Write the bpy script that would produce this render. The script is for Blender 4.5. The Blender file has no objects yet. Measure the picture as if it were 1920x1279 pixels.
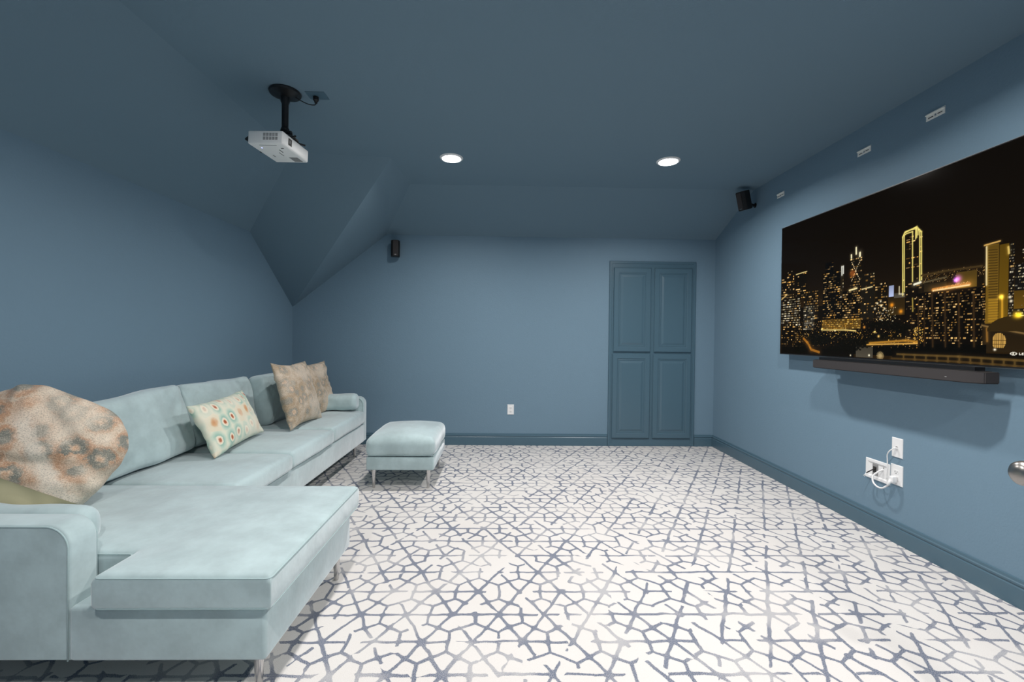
import bpy, bmesh, math, random
import numpy as np
from mathutils import Vector, Matrix, Euler, noise
C = bpy.context.scene.collection
PI = math.pi
R = math.radians

# ------------------------------------------------------------------ camera
cam_d = bpy.data.cameras.new('camera')
cam_d.sensor_width = 36
cam_d.lens = 830 * 36 / 1920
cam_d.clip_start = 0.02
cam = bpy.data.objects.new('camera', cam_d)
C.objects.link(cam)
yaw, pit, roll = R(1.17), R(.585), R(.63)
fw = Vector((math.sin(yaw) * math.cos(pit), math.cos(yaw) * math.cos(pit), -math.sin(pit)))
r0 = Vector((math.cos(yaw), -math.sin(yaw), 0))
u0 = r0.cross(fw)
rr = r0 * math.cos(roll) + u0 * math.sin(roll)
uu = u0 * math.cos(roll) - r0 * math.sin(roll)
cam.matrix_world = Matrix(((rr.x, uu.x, -fw.x, 0), (rr.y, uu.y, -fw.y, 0), (rr.z, uu.z, -fw.z, 1.27), (0, 0, 0, 1)))
bpy.context.scene.camera = cam

# ------------------------------------------------------------------ world, exposure
w = bpy.data.worlds.new('world')
bpy.context.scene.world = w
w.use_nodes = True
w.node_tree.nodes['Background'].inputs[0].default_value = (.6, .75, 1, 1)
w.node_tree.nodes['Background'].inputs[1].default_value = .3
vs = bpy.context.scene.view_settings
vs.view_transform = 'Standard'
vs.look = 'None'
vs.gamma = 1
vs.exposure = 0.0
vs.use_curve_mapping = False
LAMP_W = 28.5        # watts of each recessed downlight
LAMP_SPREAD = 160
LAMP_COL = (1.0, .965, .93)

# ------------------------------------------------------------------ helpers
def srgb(r, g, b):
    return tuple((c / 255 / 12.92 if c / 255 <= .04045 else ((c / 255 + .055) / 1.055) ** 2.4) for c in (r, g, b)) + (1,)

def mat(name, col, rough=.5, metal=0, bump=None, sheen=0, spec=.5, var=0, vscale=8, coat=0):
    m = bpy.data.materials.new(name)
    m.use_nodes = True
    nt = m.node_tree
    b = nt.nodes['Principled BSDF']
    b.inputs['Base Color'].default_value = col
    b.inputs['Roughness'].default_value = rough
    b.inputs['Metallic'].default_value = metal
    b.inputs['Specular IOR Level'].default_value = spec
    b.inputs['Coat Weight'].default_value = coat
    if sheen:
        b.inputs['Sheen Weight'].default_value = sheen
        b.inputs['Sheen Roughness'].default_value = .45
    tc = nt.nodes.new('ShaderNodeTexCoord')
    if var:
        n = nt.nodes.new('ShaderNodeTexNoise')
        n.inputs['Scale'].default_value = vscale
        n.inputs['Detail'].default_value = 5
        nt.links.new(tc.outputs['Object'], n.inputs['Vector'])
        mx = nt.nodes.new('ShaderNodeMix')
        mx.data_type = 'RGBA'
        mx.inputs['A'].default_value = tuple(c * (1 - var) for c in col[:3]) + (1,)
        mx.inputs['B'].default_value = tuple(min(1, c * (1 + var)) for c in col[:3]) + (1,)
        nt.links.new(n.outputs['Fac'], mx.inputs['Factor'])
        nt.links.new(mx.outputs['Result'], b.inputs['Base Color'])
    if bump:
        sc, st, dist = bump
        n = nt.nodes.new('ShaderNodeTexNoise')
        n.inputs['Scale'].default_value = sc
        n.inputs['Detail'].default_value = 3
        nt.links.new(tc.outputs['Object'], n.inputs['Vector'])
        bp = nt.nodes.new('ShaderNodeBump')
        bp.inputs['Strength'].default_value = st
        bp.inputs['Distance'].default_value = dist
        nt.links.new(n.outputs['Fac'], bp.inputs['Height'])
        nt.links.new(bp.outputs['Normal'], b.inputs['Normal'])
    return m

def obj(name, bm, m=None, parent=None, smooth=False, at=None, rot=None, kind=None, fix=True):
    me = bpy.data.meshes.new(name)
    if fix:
        bmesh.ops.recalc_face_normals(bm, faces=bm.faces)
    bm.to_mesh(me)
    bm.free()
    if m:
        for q in (m if isinstance(m, (list, tuple)) else [m]):
            me.materials.append(q)
    if smooth:
        for p in me.polygons:
            p.use_smooth = True
        if smooth != 'all':
            me.set_sharp_from_angle(angle=R(smooth if smooth is not True else 35))
    o = bpy.data.objects.new(name, me)
    C.objects.link(o)
    if parent:
        o.parent = parent
    if at:
        o.location = at
    if rot:
        o.rotation_euler = rot
    if kind:
        o['kind'] = kind
    return o

def thing(name, label, cat, loc=(0, 0, 0), rot=(0, 0, 0), group=None):
    o = bpy.data.objects.new(name, None)
    o.empty_display_size = .05
    C.objects.link(o)
    o.location = loc
    o.rotation_euler = rot
    o['label'] = label
    o['category'] = cat
    if group:
        o['group'] = group
    return o

def tag(o, label, cat, group=None):
    o['label'] = label
    o['category'] = cat
    if group:
        o['group'] = group
    return o

def box(bm, x0, x1, y0, y1, z0, z1, bev=0, seg=2):
    r = bmesh.ops.create_cube(bm, size=1)
    for v in r['verts']:
        v.co = Vector(((x0 + x1) / 2 + v.co.x * (x1 - x0), (y0 + y1) / 2 + v.co.y * (y1 - y0), (z0 + z1) / 2 + v.co.z * (z1 - z0)))
    if bev:
        es = list({e for v in r['verts'] for e in v.link_edges})
        bmesh.ops.bevel(bm, geom=es, offset=bev, segments=seg, affect='EDGES', profile=.5)
    return bm

def nb():
    return bmesh.new()

def bxo(name, dims, m, parent=None, bev=0, seg=2, **k):
    return obj(name, box(nb(), *dims, bev=bev, seg=seg), m, parent, smooth=(35 if bev else False), **k)

def lathe(bm, prof, n=32, mtx=None):
    """prof: list of (radius, z); closed at both ends where radius is 0"""
    rings = []
    for (rad, z) in prof:
        if rad < 1e-6:
            rings.append([bm.verts.new((0, 0, z))])
        else:
            rings.append([bm.verts.new((rad * math.cos(2 * PI * i / n), rad * math.sin(2 * PI * i / n), z)) for i in range(n)])
    for a, b in zip(rings, rings[1:]):
        for i in range(n):
            j = (i + 1) % n
            q = [a[i % len(a)], a[j % len(a)], b[j % len(b)], b[i % len(b)]]
            q2 = []
            for v in q:
                if v not in q2:
                    q2.append(v)
            if len(q2) > 2:
                bm.faces.new(q2)
    if mtx:
        bmesh.ops.transform(bm, matrix=mtx, verts=[v for r_ in rings for v in r_])
    return bm

def tube(bm, pts, rad, n=10, caps=True, close=False):
    pts = [Vector(p) for p in pts]
    rings = []
    up = Vector((0, 0, 1))
    prev = None
    N = len(pts)
    for i, p in enumerate(pts):
        if close:
            d = (pts[(i + 1) % N] - pts[i - 1]).normalized()
        else:
            d = (pts[min(i + 1, N - 1)] - pts[max(i - 1, 0)]).normalized()
        if prev is None:
            a = d.cross(up)
            if a.length < .05:
                a = d.cross(Vector((1, 0, 0)))
        else:
            a = prev - d * prev.dot(d)
        a.normalize()
        prev = a
        b = d.cross(a)
        r_ = rad[i] if isinstance(rad, (list, tuple)) else rad
        rings.append([bm.verts.new(p + (a * math.cos(2 * PI * k / n) + b * math.sin(2 * PI * k / n)) * r_) for k in range(n)])
    for i in range(N if close else N - 1):
        A, B = rings[i], rings[(i + 1) % N]
        for k in range(n):
            bm.faces.new((A[k], A[(k + 1) % n], B[(k + 1) % n], B[k]))
    if caps and not close:
        bm.faces.new(rings[0])
        bm.faces.new(rings[-1][::-1])
    return bm

def spline(pts, sub=8):
    P = [Vector(p) for p in pts]
    P = [P[0] * 2 - P[1]] + P + [P[-1] * 2 - P[-2]]
    out = []
    for i in range(1, len(P) - 2):
        for s in range(sub):
            t = s / sub
            a, b, c, d = P[i - 1:i + 3]
            out.append(.5 * ((2 * b) + (c - a) * t + (2 * a - 5 * b + 4 * c - d) * t * t + (3 * b - a - 3 * c + d) * t ** 3))
    out.append(P[-2])
    return out

def slab3(name, pts, out, thick, m, parent=None, kind=None):
    """planar polygon given by its inner face, thickened along `out`"""
    bm = nb()
    a = [bm.verts.new(p) for p in pts]
    b = [bm.verts.new(Vector(p) + Vector(out) * thick) for p in pts]
    bm.faces.new(a)
    bm.faces.new(b[::-1])
    for i in range(len(pts)):
        j = (i + 1) % len(pts)
        bm.faces.new((a[i], b[i], b[j], a[j]))
    return obj(name, bm, m, parent, kind=kind)

def nested(bm, w, h, prof, back=0.0):
    """panel in local XZ centred on the origin, facing -Y; prof: list of (inset, height)"""
    loops = []
    for (i, y) in [(0, back)] + prof:
        x, z = w / 2 - i, h / 2 - i
        loops.append([bm.verts.new(p) for p in ((-x, -y, -z), (x, -y, -z), (x, -y, z), (-x, -y, z))])
    for a, b in zip(loops, loops[1:]):
        for k in range(4):
            bm.faces.new((a[k], a[(k + 1) % 4], b[(k + 1) % 4], b[k]))
    bm.faces.new(loops[-1])
    bm.faces.new(loops[0][::-1])
    return bm

def rbox(bm, size, r, crown=(0, 0), side=0, amp=0, nsc=3, seed=0, seg=10, origin=(0, 0, 0), wr=0):
    """soft cushion: rounded box with crowned top (crown[0]) and bottom (crown[1]), bulging sides, wrinkles"""
    hx, hy, hz = [s / 2 for s in size]
    def ticks(h):
        q = min(r, h * .98)
        inner = max(2, int(seg * (2 * h) / max(size)) + 1)
        t = [-h, -h + q * .25, -h + q * .6]
        t += [-h + q + (2 * h - 2 * q) * i / inner for i in range(inner + 1)]
        t += [h - q * .6, h - q * .25, h]
        return t
    T = [ticks(hx), ticks(hy), ticks(hz)]
    cache = {}
    def V(i, j, k):
        key = (i, j, k)
        if key in cache:
            return cache[key]
        p = Vector((T[0][i], T[1][j], T[2][k]))
        q = Vector((max(-(hx - r), min(hx - r, p.x)) if hx > r else 0,
                    max(-(hy - r), min(hy - r, p.y)) if hy > r else 0,
                    max(-(hz - r), min(hz - r, p.z)) if hz > r else 0))
        d = p - q
        rr_ = min(r, hz)
        if d.length > 1e-7:
            m_ = max(abs(d.x), abs(d.y), abs(d.z))
            p = q + d.normalized() * m_
        nx, ny, nz = p.x / hx, p.y / hy, p.z / hz
        fx, fy, fz = max(0, 1 - nx * nx), max(0, 1 - ny * ny), max(0, 1 - nz * nz)
        p = p.copy()
        p.z += (crown[0] if nz > 0 else crown[1]) * nz * (fx ** .6) * (fy ** .6)
        p.x += side * nx * fz * (.4 + .6 * fy)
        p.y += side * ny * fz * (.4 + .6 * fx)
        if amp:
            s = Vector((seed * 3.7, seed * 1.3, 0))
            p += Vector((noise.noise(p * nsc + s), noise.noise(p * nsc + s + Vector((9, 0, 0))), noise.noise(p * nsc + s + Vector((0, 9, 0))))) * amp
        if wr and nz > 0:
            e = max(abs(nx), abs(ny)) ** 2
            for sx_, sy_ in ((-1, -1), (1, -1), (-1, 1), (1, 1)):
                dd_ = Vector((nx * hx - sx_ * hx, ny * hy - sy_ * hy))
                ang = math.atan2(abs(dd_.y), abs(dd_.x) + 1e-6)
                p.z += wr * math.sin(ang * 13 + seed * 2 + sx_ + sy_ * 2) * math.exp(-(dd_.length / (hx * .75)) ** 2) * min(1, dd_.length / .06)
        v = bm.verts.new(p + Vector(origin))
        cache[key] = v
        return v
    n = [len(t) - 1 for t in T]
    for ax in range(3):
        a, b = [q for q in range(3) if q != ax]
        for end in (0, n[ax]):
            for i in range(n[a]):
                for j in range(n[b]):
                    idx = []
                    for (u, v) in ((i, j), (i + 1, j), (i + 1, j + 1), (i, j + 1)):
                        q = [0, 0, 0]
                        q[ax] = end
                        q[a] = u
                        q[b] = v
                        idx.append(V(*q))
                    bm.faces.new(idx)
    return bm

def lcushion(bm, xs, ys, inside, r, z0, z1, crown, grid=.045):
    """box cushion with any right-angled outline (T or L): rounded rims, crowned top"""
    def ticks(lst):
        t = set()
        for a in lst:
            for q in (0, r * .12, r * .35, r * .65, r, -r * .12, -r * .35, -r * .65, -r):
                t.add(round(a + q, 5))
        a = min(lst)
        while a < max(lst):
            t.add(round(a, 5))
            a += grid
        t = sorted(v for v in t if min(lst) - 1e-6 <= v <= max(lst) + 1e-6)
        o_ = [t[0]]
        for v in t[1:]:
            if v - o_[-1] > .0008:
                o_.append(v)
        return o_
    TX, TY = ticks(xs), ticks(ys)
    cell = {}
    for i in range(len(TX) - 1):
        for j in range(len(TY) - 1):
            cell[i, j] = inside((TX[i] + TX[i + 1]) / 2, (TY[j] + TY[j + 1]) / 2)
    segs = []
    for (i, j), c in cell.items():
        if not c:
            continue
        for (di, dj) in ((1, 0), (-1, 0), (0, 1), (0, -1)):
            if not cell.get((i + di, j + dj), False):
                if di:
                    x = TX[i + (di > 0)]
                    segs.append((x, TY[j], x, TY[j + 1]))
                else:
                    y = TY[j + (dj > 0)]
                    segs.append((TX[i], y, TX[i + 1], y))
    S = np.array(segs)
    cx, cy = (min(xs) + max(xs)) / 2, (min(ys) + max(ys)) / 2
    def dist(x, y):
        dx = np.maximum(np.maximum(S[:, 0] - x, x - S[:, 2]), 0)
        dy = np.maximum(np.maximum(S[:, 1] - y, y - S[:, 3]), 0)
        return float(np.sqrt(dx * dx + dy * dy).min())
    top, bot = {}, {}
    def vt(i, j):
        if (i, j) in top:
            return
        x, y = TX[i], TY[j]
        d = dist(x, y)
        q = min(1, d / r)
        zz = r * (1 - math.sqrt(max(0, 1 - (1 - q) ** 2)))
        e = min(1, d / .25)
        cr = crown * (1 - (1 - e) ** 2)
        wv = .004 * noise.noise(Vector((x * 5, y * 5, 1))) * e
        top[i, j] = bm.verts.new((x, y, z1 - zz + cr + wv))
        bot[i, j] = bm.verts.new((x, y, z0 + zz)) if d > 1e-5 else bm.verts.new((x, y, z0 + r))
    for (i, j), c in cell.items():
        if c:
            for a, b in ((i, j), (i + 1, j), (i + 1, j + 1), (i, j + 1)):
                vt(a, b)
            bm.faces.new([top[k] for k in ((i, j), (i + 1, j), (i + 1, j + 1), (i, j + 1))])
            bm.faces.new([bot[k] for k in ((i, j), (i, j + 1), (i + 1, j + 1), (i + 1, j))])
    for (i, j), c in cell.items():
        if not c:
            continue
        for (di, dj, a, b) in ((1, 0, (i + 1, j), (i + 1, j + 1)), (-1, 0, (i, j), (i, j + 1)), (0, 1, (i, j + 1), (i + 1, j + 1)), (0, -1, (i, j), (i + 1, j))):
            if not cell.get((i + di, j + dj), False):
                bm.faces.new((top[a], top[b], bot[b], bot[a]))
    return bm

def pillow(bm, W, H, T, conc=.07, amp=.012, nsc=6, seed=0, N=30, pw=2.4, q=.5, keep=None, off=0, only_front=False, rnd=0, folds=0, chop=0, keep_back=True):
    def pt(u, v, sgn):
        t = max(0, (1 - abs(u) ** pw)) ** q * max(0, (1 - abs(v) ** pw)) ** q
        x = W / 2 * u * (1 - conc * (1 - v * v))
        y = H / 2 * v * (1 - conc * (1 - u * u))
        x *= 1 - rnd * u * u * v * v
        y *= 1 - rnd * u * u * v * v
        if chop and v > -0.2:
            y -= chop * math.exp(-(u / .22) ** 2) * max(0, v) ** 1.5
            t *= 1 - .5 * math.exp(-(u / .12) ** 2) * max(0, v)
        z = sgn * T / 2 * t
        s = Vector((seed * 7.1, seed * 2.9, 0))
        p = Vector((x, y, z))
        k = t * .75 + .25
        w_ = noise.noise(Vector((x, y, 0)) * nsc + s)
        # creases that run from the corners
        ang = math.atan2(y, x)
        cr = math.sin(ang * 22 + 3 * noise.noise(p * 9 + s)) * (1 - t) * math.hypot(u, v)
        p.z += sgn * (amp * w_ * k + amp * .33 * cr * min(1, t * 3))
        p.x += amp * .5 * noise.noise(Vector((x, y, sgn)) * nsc * 1.2 + s)
        p.y += amp * .5 * noise.noise(Vector((x, y, sgn * 3)) * nsc * 1.2 - s)
        if folds:
            win = math.exp(-((v + .22 - .35 * u) / .30) ** 2) * (1 - abs(u) ** 4)
            p.z += sgn * folds * math.sin(15 * (v - .38 * u) + 2.2 * noise.noise(Vector((u * 2.2, v * 2.2, 4)))) * win * k
            p.z -= sgn * folds * 1.3 * math.exp(-((v - .62 + .5 * u) / .12) ** 2) * k
        p.z += sgn * off
        return p
    # cosine spacing packs vertices at the seam
    P = [math.sin(PI / 2 * (-1 + 2 * i / N)) for i in range(N + 1)]
    P = [.55 * a + .45 * (-1 + 2 * i / N) for i, a in enumerate(P)]
    g = {}
    for s in ((1,) if only_front else (1, -1)):
        for i in range(N + 1):
            for j in range(N + 1):
                edge = i in (0, N) or j in (0, N)
                if edge and (i, j, 1) in g:
                    g[i, j, s] = g[i, j, 1]
                else:
                    p = pt(P[i], P[j], s)
                    g[i, j, s] = bm.verts.new(p)
        for i in range(N):
            for j in range(N):
                if keep and not keep((P[i] + P[i + 1]) / 2, (P[j] + P[j + 1]) / 2):
                    continue
                qd = [g[i, j, s], g[i + 1, j, s], g[i + 1, j + 1, s], g[i, j + 1, s]]
                bm.faces.new(qd if s > 0 else qd[::-1])
    bmesh.ops.delete(bm, geom=[v for v in bm.verts if not v.link_faces], context='VERTS')
    return bm

def frame_mtx(origin, x, y):
    """matrix with local X along x, local Y along y (made square), Z = normal"""
    x = Vector(x).normalized()
    z = x.cross(Vector(y)).normalized()
    y = z.cross(x)
    return Matrix(((x.x, y.x, z.x, origin[0]), (x.y, y.y, z.y, origin[1]), (x.z, y.z, z.z, origin[2]), (0, 0, 0, 1)))

# node expression helper
class NX:
    def __init__(self, nt):
        self.nt = nt
    def m(self, op, a, b=None, c=None):
        n = self.nt.nodes.new('ShaderNodeMath')
        n.operation = op
        for i, v in enumerate((a, b, c)):
            if v is None:
                continue
            if isinstance(v, (int, float)):
                n.inputs[i].default_value = v
            else:
                self.nt.links.new(v, n.inputs[i])
        return n.outputs[0]
    def noise(self, vec, scale, detail=2, rough=.5, dim='3D'):
        n = self.nt.nodes.new('ShaderNodeTexNoise')
        n.noise_dimensions = dim
        n.inputs['Scale'].default_value = scale
        n.inputs['Detail'].default_value = detail
        n.inputs['Roughness'].default_value = rough
        self.nt.links.new(vec, n.inputs['Vector'])
        return n
    def mix(self, f, a, b, blend='MIX'):
        n = self.nt.nodes.new('ShaderNodeMix')
        n.data_type = 'RGBA'
        n.blend_type = blend
        n.clamp_factor = True
        for k, v in (('Factor', f), ('A', a), ('B', b)):
            if isinstance(v, (tuple, float, int)):
                n.inputs[k].default_value = v
            else:
                self.nt.links.new(v, n.inputs[k])
        return n.outputs['Result']
    def ramp(self, f, stops, interp='LINEAR'):
        n = self.nt.nodes.new('ShaderNodeValToRGB')
        n.color_ramp.interpolation = interp
        els = n.color_ramp.elements
        els[0].position, els[0].color = stops[0]
        els[1].position, els[1].color = stops[-1]
        for p, c in stops[1:-1]:
            e = els.new(p)
            e.color = c
        self.nt.links.new(f, n.inputs[0])
        return n.outputs[0]
    def sstep(self, v, lo, hi):
        n = self.nt.nodes.new('ShaderNodeMapRange')
        n.interpolation_type = 'SMOOTHSTEP'
        self.nt.links.new(v, n.inputs[0])
        n.inputs[1].default_value = lo
        n.inputs[2].default_value = hi
        return n.outputs[0]

# ------------------------------------------------------------------ materials
WALLC = (.163, .254, .330, 1)
CEILC = (.160, .240, .300, 1)
M = {}
M['wall'] = mat('blue_wall_paint', WALLC, .62, bump=(90, .25, .004), var=.03, vscale=1.5, spec=.25)
M['ceil'] = mat('blue_ceiling_paint', CEILC, .75, bump=(90, .2, .003), spec=.15)
M['trim'] = mat('blue_satin_trim_paint', (.072, .136, .182, 1), .30, spec=.5)
M['white'] = mat('white_plastic', (.82, .82, .82, 1), .35)
M['white2'] = mat('white_projector_shell', (.86, .86, .84, 1), .42, var=.03, vscale=30)
M['grey'] = mat('grey_plastic', (.25, .25, .25, 1), .5)
M['slot'] = mat('dark_slot', (.03, .028, .025, 1), .6)
M['black'] = mat('black_satin_metal', (.006, .006, .007, 1), .4)
M['blackp'] = mat('black_plastic', (.009, .008, .008, 1), .55, bump=(700, .3, .001))
M['steel'] = mat('brushed_steel', (.62, .61, .6, 1), .25, 1)
M['nickel'] = mat('satin_nickel', (.36, .34, .32, 1), .3, 1)
M['galv'] = mat('galvanised_strip', (.80, .80, .76, 1), .5)
M['sound'] = mat('charcoal_speaker_cloth', (.032, .028, .029, 1), .8, bump=(900, .3, .001))
M['blue_led'] = mat('blue_led', (.3, .35, 1, 1), .5)
M['blue_led'].node_tree.nodes['Principled BSDF'].inputs['Emission Color'].default_value = (.4, .45, 1, 1)
M['blue_led'].node_tree.nodes['Principled BSDF'].inputs['Emission Strength'].default_value = 2

def velvet(name, col, seam=None):
    m = mat(name, col, .85, sheen=1.0, spec=.15)
    nt = m.node_tree
    b = nt.nodes['Principled BSDF']
    x = NX(nt)
    tc = nt.nodes.new('ShaderNodeTexCoord').outputs['Object']
    n1 = x.noise(tc, 3.2, 5, .65)
    n2 = x.noise(tc, 600, 2)
    a = x.mix(x.sstep(n1.outputs['Fac'], .32, .68), tuple(c * .80 for c in col[:3]) + (1,), tuple(min(1, c * 1.10) for c in col[:3]) + (1,))
    a = x.mix(x.m('MULTIPLY', n2.outputs['Fac'], .25), a, tuple(c * .7 for c in col[:3]) + (1,))
    nt.links.new(a, b.inputs['Base Color'])
    b.inputs['Sheen Tint'].default_value = (.95, .97, 1, 1)
    bp = nt.nodes.new('ShaderNodeBump')
    bp.inputs['Strength'].default_value = .25
    bp.inputs['Distance'].default_value = .02
    nt.links.new(x.noise(tc, 9, 3).outputs['Fac'], bp.inputs['Height'])
    nt.links.new(bp.outputs['Normal'], b.inputs['Normal'])
    return m
M['velvet'] = velvet('pale_aqua_velvet', (.46, .578, .592, 1))
M['piping'] = mat('aqua_piping', (.36, .48, .49, 1), .8, sheen=.5)

def carpet_mat():
    m = bpy.data.materials.new('patterned_carpet')
    m.use_nodes = True
    nt = m.node_tree
    b = nt.nodes['Principled BSDF']
    x = NX(nt)
    tc = nt.nodes.new('ShaderNodeTexCoord').outputs['Object']
    # small wobble of the drawn lines
    nz = x.noise(tc, 9, 2)
    sub = nt.nodes.new('ShaderNodeVectorMath'); sub.operation = 'SUBTRACT'
    nt.links.new(nz.outputs['Color'], sub.inputs[0]); sub.inputs[1].default_value = (.5, .5, .5)
    sc = nt.nodes.new('ShaderNodeVectorMath'); sc.operation = 'SCALE'
    nt.links.new(sub.outputs[0], sc.inputs[0]); sc.inputs['Scale'].default_value = .028
    ad = nt.nodes.new('ShaderNodeVectorMath'); ad.operation = 'ADD'
    nt.links.new(tc, ad.inputs[0]); nt.links.new(sc.outputs[0], ad.inputs[1])
    sp = nt.nodes.new('ShaderNodeSeparateXYZ')
    nt.links.new(ad.outputs[0], sp.inputs[0])
    A = CARPET_A
    Hh = A * math.sqrt(3) / 2
    X = x.m('DIVIDE', x.m('SUBTRACT', sp.outputs[0], CARPET_X0), A)
    Y = x.m('DIVIDE', x.m('SUBTRACT', sp.outputs[1], CARPET_Y0), A)
    s3 = math.sqrt(3)
    # three families of straight lines through the lattice nodes (distances in metres)
    def fam(e):
        # e in units of line spacing
        f = x.m('FRACT', x.m('ADD', e, 1000.0))
        return x.m('MULTIPLY', x.m('MINIMUM', f, x.m('SUBTRACT', 1.0, f)), Hh)
    row = x.m('DIVIDE', Y, s3 / 2)
    d1 = fam(row)
    d2 = fam(x.m('ADD', x.m('SUBTRACT', X, x.m('DIVIDE', Y, s3)), 0.0))
    d3 = fam(x.m('ADD', X, x.m('DIVIDE', Y, s3)))
    # honeycomb round every node
    def wrap(v, p, o):
        q = x.m('FRACT', x.m('ADD', x.m('DIVIDE', x.m('ADD', v, o), p), 1000.0))
        return x.m('MULTIPLY', x.m('SUBTRACT', q, .5), p)
    ax, ay = wrap(X, 1.0, .5), wrap(Y, s3, s3 / 2)
    bx, by = wrap(X, 1.0, 0.0), wrap(Y, s3, 0.0)
    def sq(u, v):
        return x.m('ADD', x.m('MULTIPLY', u, u), x.m('MULTIPLY', v, v))
    pick = x.m('LESS_THAN', sq(ax, ay), sq(bx, by))
    inv = x.m('SUBTRACT', 1.0, pick)
    gx = x.m('ADD', x.m('MULTIPLY', ax, pick), x.m('MULTIPLY', bx, inv))
    gy = x.m('ADD', x.m('MULTIPLY', ay, pick), x.m('MULTIPLY', by, inv))
    agx, agy = x.m('ABSOLUTE', gx), x.m('ABSOLUTE', gy)
    hx = x.m('MAXIMUM', agx, x.m('ADD', x.m('MULTIPLY', agx, .5), x.m('MULTIPLY', agy, s3 / 2)))
    dh = x.m('MULTIPLY', x.m('SUBTRACT', .5, hx), A)
    # gaps: every family is broken up by its own noise
    def gap(d, seed, amt):
        off = nt.nodes.new('ShaderNodeVectorMath'); off.operation = 'ADD'
        nt.links.new(tc, off.inputs[0]); off.inputs[1].default_value = (seed * 5.3, seed * 2.1, seed)
        n = x.noise(off.outputs[0], 7.5, 1)
        g = x.sstep(n.outputs['Fac'], .59, .63)
        return x.m('ADD', d, x.m('MULTIPLY', g, amt))
    k = .022
    d = x.m('SMOOTH_MIN', gap(d2, 1, .04), gap(d3, 2, .04), k)
    d = x.m('SMOOTH_MIN', d, gap(d1, 3, .04), k)
    d = x.m('SMOOTH_MIN', d, gap(dh, 4, .04), k)
    # line width drifts across the floor, edges are fuzzy with pile
    big = x.noise(tc, 2.3, 2)
    wid = x.m('ADD', .0027, x.m('MULTIPLY', big.outputs['Fac'], .0085))
    fuzz = x.noise(tc, 260, 1)
    dd = x.m('ADD', x.m('SUBTRACT', d, wid), x.m('MULTIPLY', x.m('SUBTRACT', fuzz.outputs['Fac'], .5), .009))
    ink = x.m('SUBTRACT', 1.0, x.sstep(dd, -.0012, .0018))
    fade = x.sstep(x.noise(tc, 3.3, 3).outputs['Fac'], .34, .56)
    grit = x.sstep(x.noise(tc, 300, 2, .7).outputs['Fac'], .40, .56)
    ink = x.m('MULTIPLY', ink, x.m('ADD', .62, x.m('MULTIPLY', grit, .38)))
    ink = x.m('MULTIPLY', ink, x.m('ADD', .5, x.m('MULTIPLY', fade, .5)))
    spk = x.noise(tc, 420, 1)
    line = x.mix(x.sstep(spk.outputs['Fac'], .35, .65), (.040, .052, .088, 1), (.17, .21, .30, 1))
    base = x.mix(x.noise(tc, 2.0, 3).outputs['Fac'], (.635, .60, .575, 1), (.68, .665, .65, 1))
    base = x.mix(x.m('MULTIPLY', x.sstep(x.noise(tc, 330, 2).outputs['Fac'], .45, .8), .35), base, (.46, .43, .41, 1))
    col = x.mix(ink, base, line)
    nt.links.new(col, b.inputs['Base Color'])
    b.inputs['Roughness'].default_value = .95
    b.inputs['Specular IOR Level'].default_value = .05
    bp = nt.nodes.new('ShaderNodeBump')
    bp.inputs['Strength'].default_value = .35
    bp.inputs['Distance'].default_value = .004
    nt.links.new(x.m('SUBTRACT', x.noise(tc, 280, 2).outputs['Fac'], x.m('MULTIPLY', ink, .3)), bp.inputs['Height'])
    nt.links.new(bp.outputs['Normal'], b.inputs['Normal'])
    return m
CARPET_A, CARPET_X0, CARPET_Y0 = .2085, -.112, 2.19
M['carpet'] = carpet_mat()

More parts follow.
